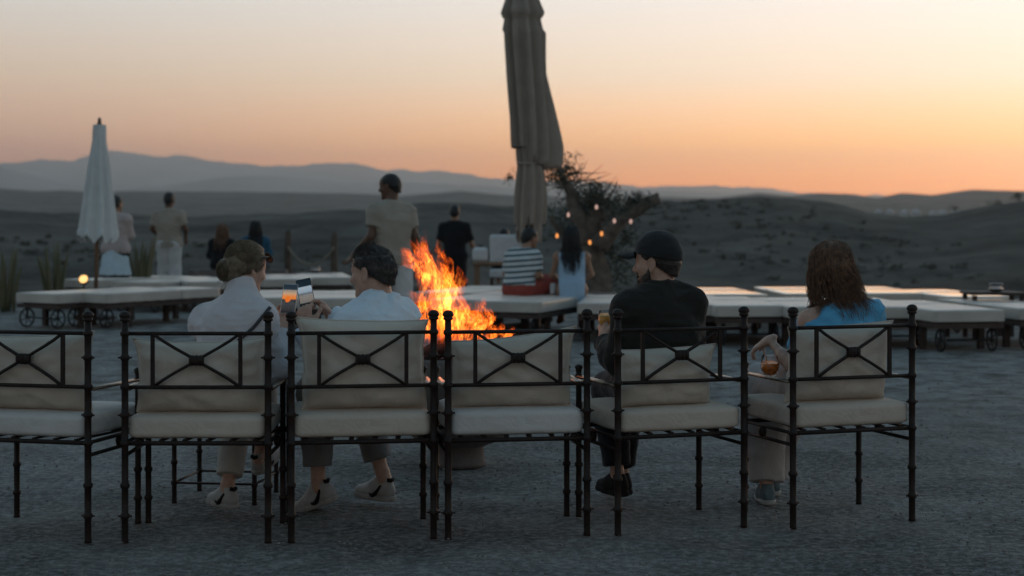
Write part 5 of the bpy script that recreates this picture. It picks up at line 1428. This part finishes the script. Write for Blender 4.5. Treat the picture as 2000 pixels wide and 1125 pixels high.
def sit(px, Y, top, az, seat, lean=0, haz=None, hp=0, ht=.86, knee=.12):
    zt = CAM_H + (HOR - top) / F * Y; k = (zt - seat) / .88; x = (px - 1000) / F * Y; f = facing(az); r = f.cross(Vector((0, 0, 1))); o = Vector((x, Y, seat))
    at = lambda a, b, c: o + r * a * k + f * (b + lean * c * c) * k + Vector((0, 0, c * k))
    lo = max(.05, .46 - 0); 
    J = dict(fwd=f, hf=facing(az if haz is None else haz, hp), pelvis=at(0, 0, .11), neck=at(0, .02, .58), head=at(0, .05, .745), shL=at(-.175, .01, .495), shR=at(.175, .01, .495), hipL=at(-.09, .03, .08), hipR=at(.09, .03, .08),
             knL=at(-.13, .45, knee), knR=at(.13, .45, knee), anL=at(-.13, .50, -.26), anR=at(.13, .50, -.26), toeL=at(-.14, .64, -.32), toeR=at(.14, .64, -.32), elL=at(-.25, .06, .27), elR=at(.25, .06, .27), wrL=at(-.17, .28, .20), wrR=at(.17, .28, .20))
    return J
# seated couple on the sunbed
J = sit(1012, 19.95, 446, 34, .42, .42, 55, -10); J['hem'] = -.03
for s_ in 'LR': J['kn' + s_] = J['hip' + s_] + facing(62) * .42 + Vector((0, 0, .06)); J['an' + s_] = J['kn' + s_] + Vector((.05, 0, -.40)); J['toe' + s_] = J['an' + s_] + facing(62) * .15
stripes = fabric('striped_jersey', (.55, .57, .57))
def stripe_mat(m):
    N, L = m.node_tree.nodes, m.node_tree.links; b = N['Principled BSDF']; tc = N.new('ShaderNodeTexCoord'); sp = N.new('ShaderNodeSeparateXYZ'); L.new(tc.outputs['Object'], sp.inputs[0])
    a = N.new('ShaderNodeMath'); a.operation = 'MULTIPLY_ADD'; L.new(sp.outputs[0], a.inputs[0]); a.inputs[1].default_value = -.08; L.new(sp.outputs[2], a.inputs[2])
    w = N.new('ShaderNodeMath'); w.operation = 'MODULO'; L.new(a.outputs[0], w.inputs[0]); w.inputs[1].default_value = .064
    g = N.new('ShaderNodeMath'); g.operation = 'GREATER_THAN'; L.new(w.outputs[0], g.inputs[0]); g.inputs[1].default_value = .040
    src = b.inputs['Base Color'].links[0].from_socket; mx = N.new('ShaderNodeMix'); mx.data_type = 'RGBA'; L.new(g.outputs[0], mx.inputs[0]); L.new(src, mx.inputs[6]); mx.inputs[7].default_value = (.045, .085, .10, 1); L.new(mx.outputs[2], b.inputs['Base Color'])
stripe_mat(stripes)
figure('man in striped t-shirt and red shorts sitting hunched on a sunbed edge', J, SK_TAN, False, [('shirt', stripes, 'top', .8), ('shorts', RED, 'legs', .12)], .008, HR_BLACK, .98, .009, 1.12)
J = sit(1117, 19.75, 442, 2, .42, .04, 12, 0, knee=.10)
figure('woman with long black hair in sleeveless light blue dress sitting on a sunbed edge', J, SK_TAN, True, [('dress', LBLUE, 'dress', .18)], .010, HR_BLACK, .96, .009, .98, longn=360, hl=.44)
# two girls on the low wall
lw = tag(MB().rbox((0, 0, .2), (1.6, .4, .4), .03, 4).build('stone_bench', 'stone'), 'low rough stone bench the two dark-haired girls sit on', 'bench'); lw.location = ((466 - 1000) / F * 28.0, 28.0, .05)
J = sit(433, 27.9, 438, 4, .46, .05); figure('girl with long light-tipped hair and black top sitting on the low bench', J, SK_TAN, True, [('top', BLK, 'top', 1.8), ('trousers', TR_BLACK, 'legs', .95)], .010, HR_BROWN, .95, .013, .95, longn=160, hl=.36)
J = sit(499, 27.9, 431, -6, .46, .06); figure('girl with long black hair and blue top sitting on the low bench', J, SK_TAN, True, [('top', TEAL, 'top', 1.8), ('trousers', TR_BLACK, 'legs', .95)], .010, HR_BLACK, .95, .013, .95, longn=200, hl=.46)
J = sit(984, 25.6, 449, 0, .54, .02); figure('dark-haired person hidden behind the back of the pale outdoor chair', J, SK_TAN, False, [('shirt', BLK, 'top', 1.5), ('trousers', TR_BLACK, 'legs', .9)], .008, HR_BLACK, .95, .014)

# ---------------------------------------------------------------- far camp and shrubs
from mathutils.bvhtree import BVHTree as _B
gm = ground.data; gt = _B.FromPolygons([v.co for v in gm.vertices], [tuple(p.vertices) for p in gm.polygons])
def ground_at(x, y):
    h_ = gt.ray_cast(Vector((x, y, 400)), Vector((0, 0, -1))); return h_[0].z if h_[0] else 0
rnd = random.Random(3)
TENT = mat('white_tent_canvas', (.50, .49, .48), .8, .06, 3)
for px in (1716, 1737, 1766, 1789, 1822, 1839, 1868):
    Y = 556 + rnd.uniform(-16, 4); x = (px - 1000) / F * Y; s = rnd.uniform(.6, .95)
    t = thing('camp_tent', 'small white tent of the far camp below the hills', 'tent', (x, Y, ground_at(x, Y) - .1), rnd.uniform(-.4, .4), 'white tents of the far camp')
    MB().box((0, 0, .9 * s), (2.6 * s, 2.6 * s, 1.8 * s)).build('wall', TENT, t, False)
    MB().add([(-1.5 * s, -1.5 * s, 1.75 * s), (1.5 * s, -1.5 * s, 1.75 * s), (1.5 * s, 1.5 * s, 1.75 * s), (-1.5 * s, 1.5 * s, 1.75 * s), (0, 0, 3.0 * s)], [(0, 1, 4), (1, 2, 4), (2, 3, 4), (3, 0, 4), (3, 2, 1, 0)]).build('roof', TENT, t, False)
for px, Y, r, n, lab in ((1945, 245, 1.1, 260, 'dark shrub alone on the crest of the near hill by the camp'), (1990, 235, 1.0, 300, 'broad dark shrub on the crest of the near hill, cut by the picture edge'), (1866, 240, .8, 150, 'tiny dark shrub on the hill crest below the tents')):
    x = (px - 1000) / F * Y; z = ground_at(x, Y); rn = random.Random(px)
    t = thing('shrub', lab, 'shrub', (x, Y, z)); b = MB()
    for _ in range(6): limb(b, [(0, 0, -.1), (rn.gauss(0, r * .3), rn.gauss(0, r * .3), r * .6), (rn.gauss(0, r * .5), rn.gauss(0, r * .5), r * 1.1)], r * .05, r * .015, rn, 5)
    b.build('stem', 'bark', t); c = MB()
    for _ in range(9): leaf_cloud(c, Vector((rn.gauss(0, r * .5), rn.gauss(0, r * .4), r * rn.uniform(.5, 1.1))), r * .5, n // 4, r * .22, rn)
    c.build('crown', 'leaf', t, False)

def scrub():
    """low desert scrub over the slopes beyond the terrace: far too many tufts to count"""
    rn = random.Random(8); b = MB()
    for _ in range(4200):
        r = 45 + 330 * rn.random() ** 1.2; a = rn.uniform(-.34, .34); x, y = r * math.sin(a), r * math.cos(a)
        if mnoise.noise(Vector((x * .022, y * .022, 4))) * 1.3 + .45 * mnoise.noise(Vector((x * .11, y * .11, 1))) < .2: continue
        z = ground_at(x, y); s = rn.uniform(.10, .36) * (1 + r / 300)
        for k in range(5):
            d = Vector((rn.gauss(0, .8), rn.gauss(0, .8), rn.uniform(.2, 1))).normalized(); w = d.orthogonal().normalized() * s * .55
            o = Vector((x + rn.gauss(0, s * .5), y + rn.gauss(0, s * .5), z - .05))
            b.add([o - w, o + w, o + w * .5 + d * s, o - w * .6 + d * s * .9], [(0, 1, 2, 3)])
    tag(b.build('scrub', mat('dry_scrub', (.075, .069, .055), .9, .3, .3, col2=(.045, .042, .034)), smooth=False), 'low dry scrub dotting the dark slopes beyond the terrace', 'scrub', kind='stuff')
scrub()
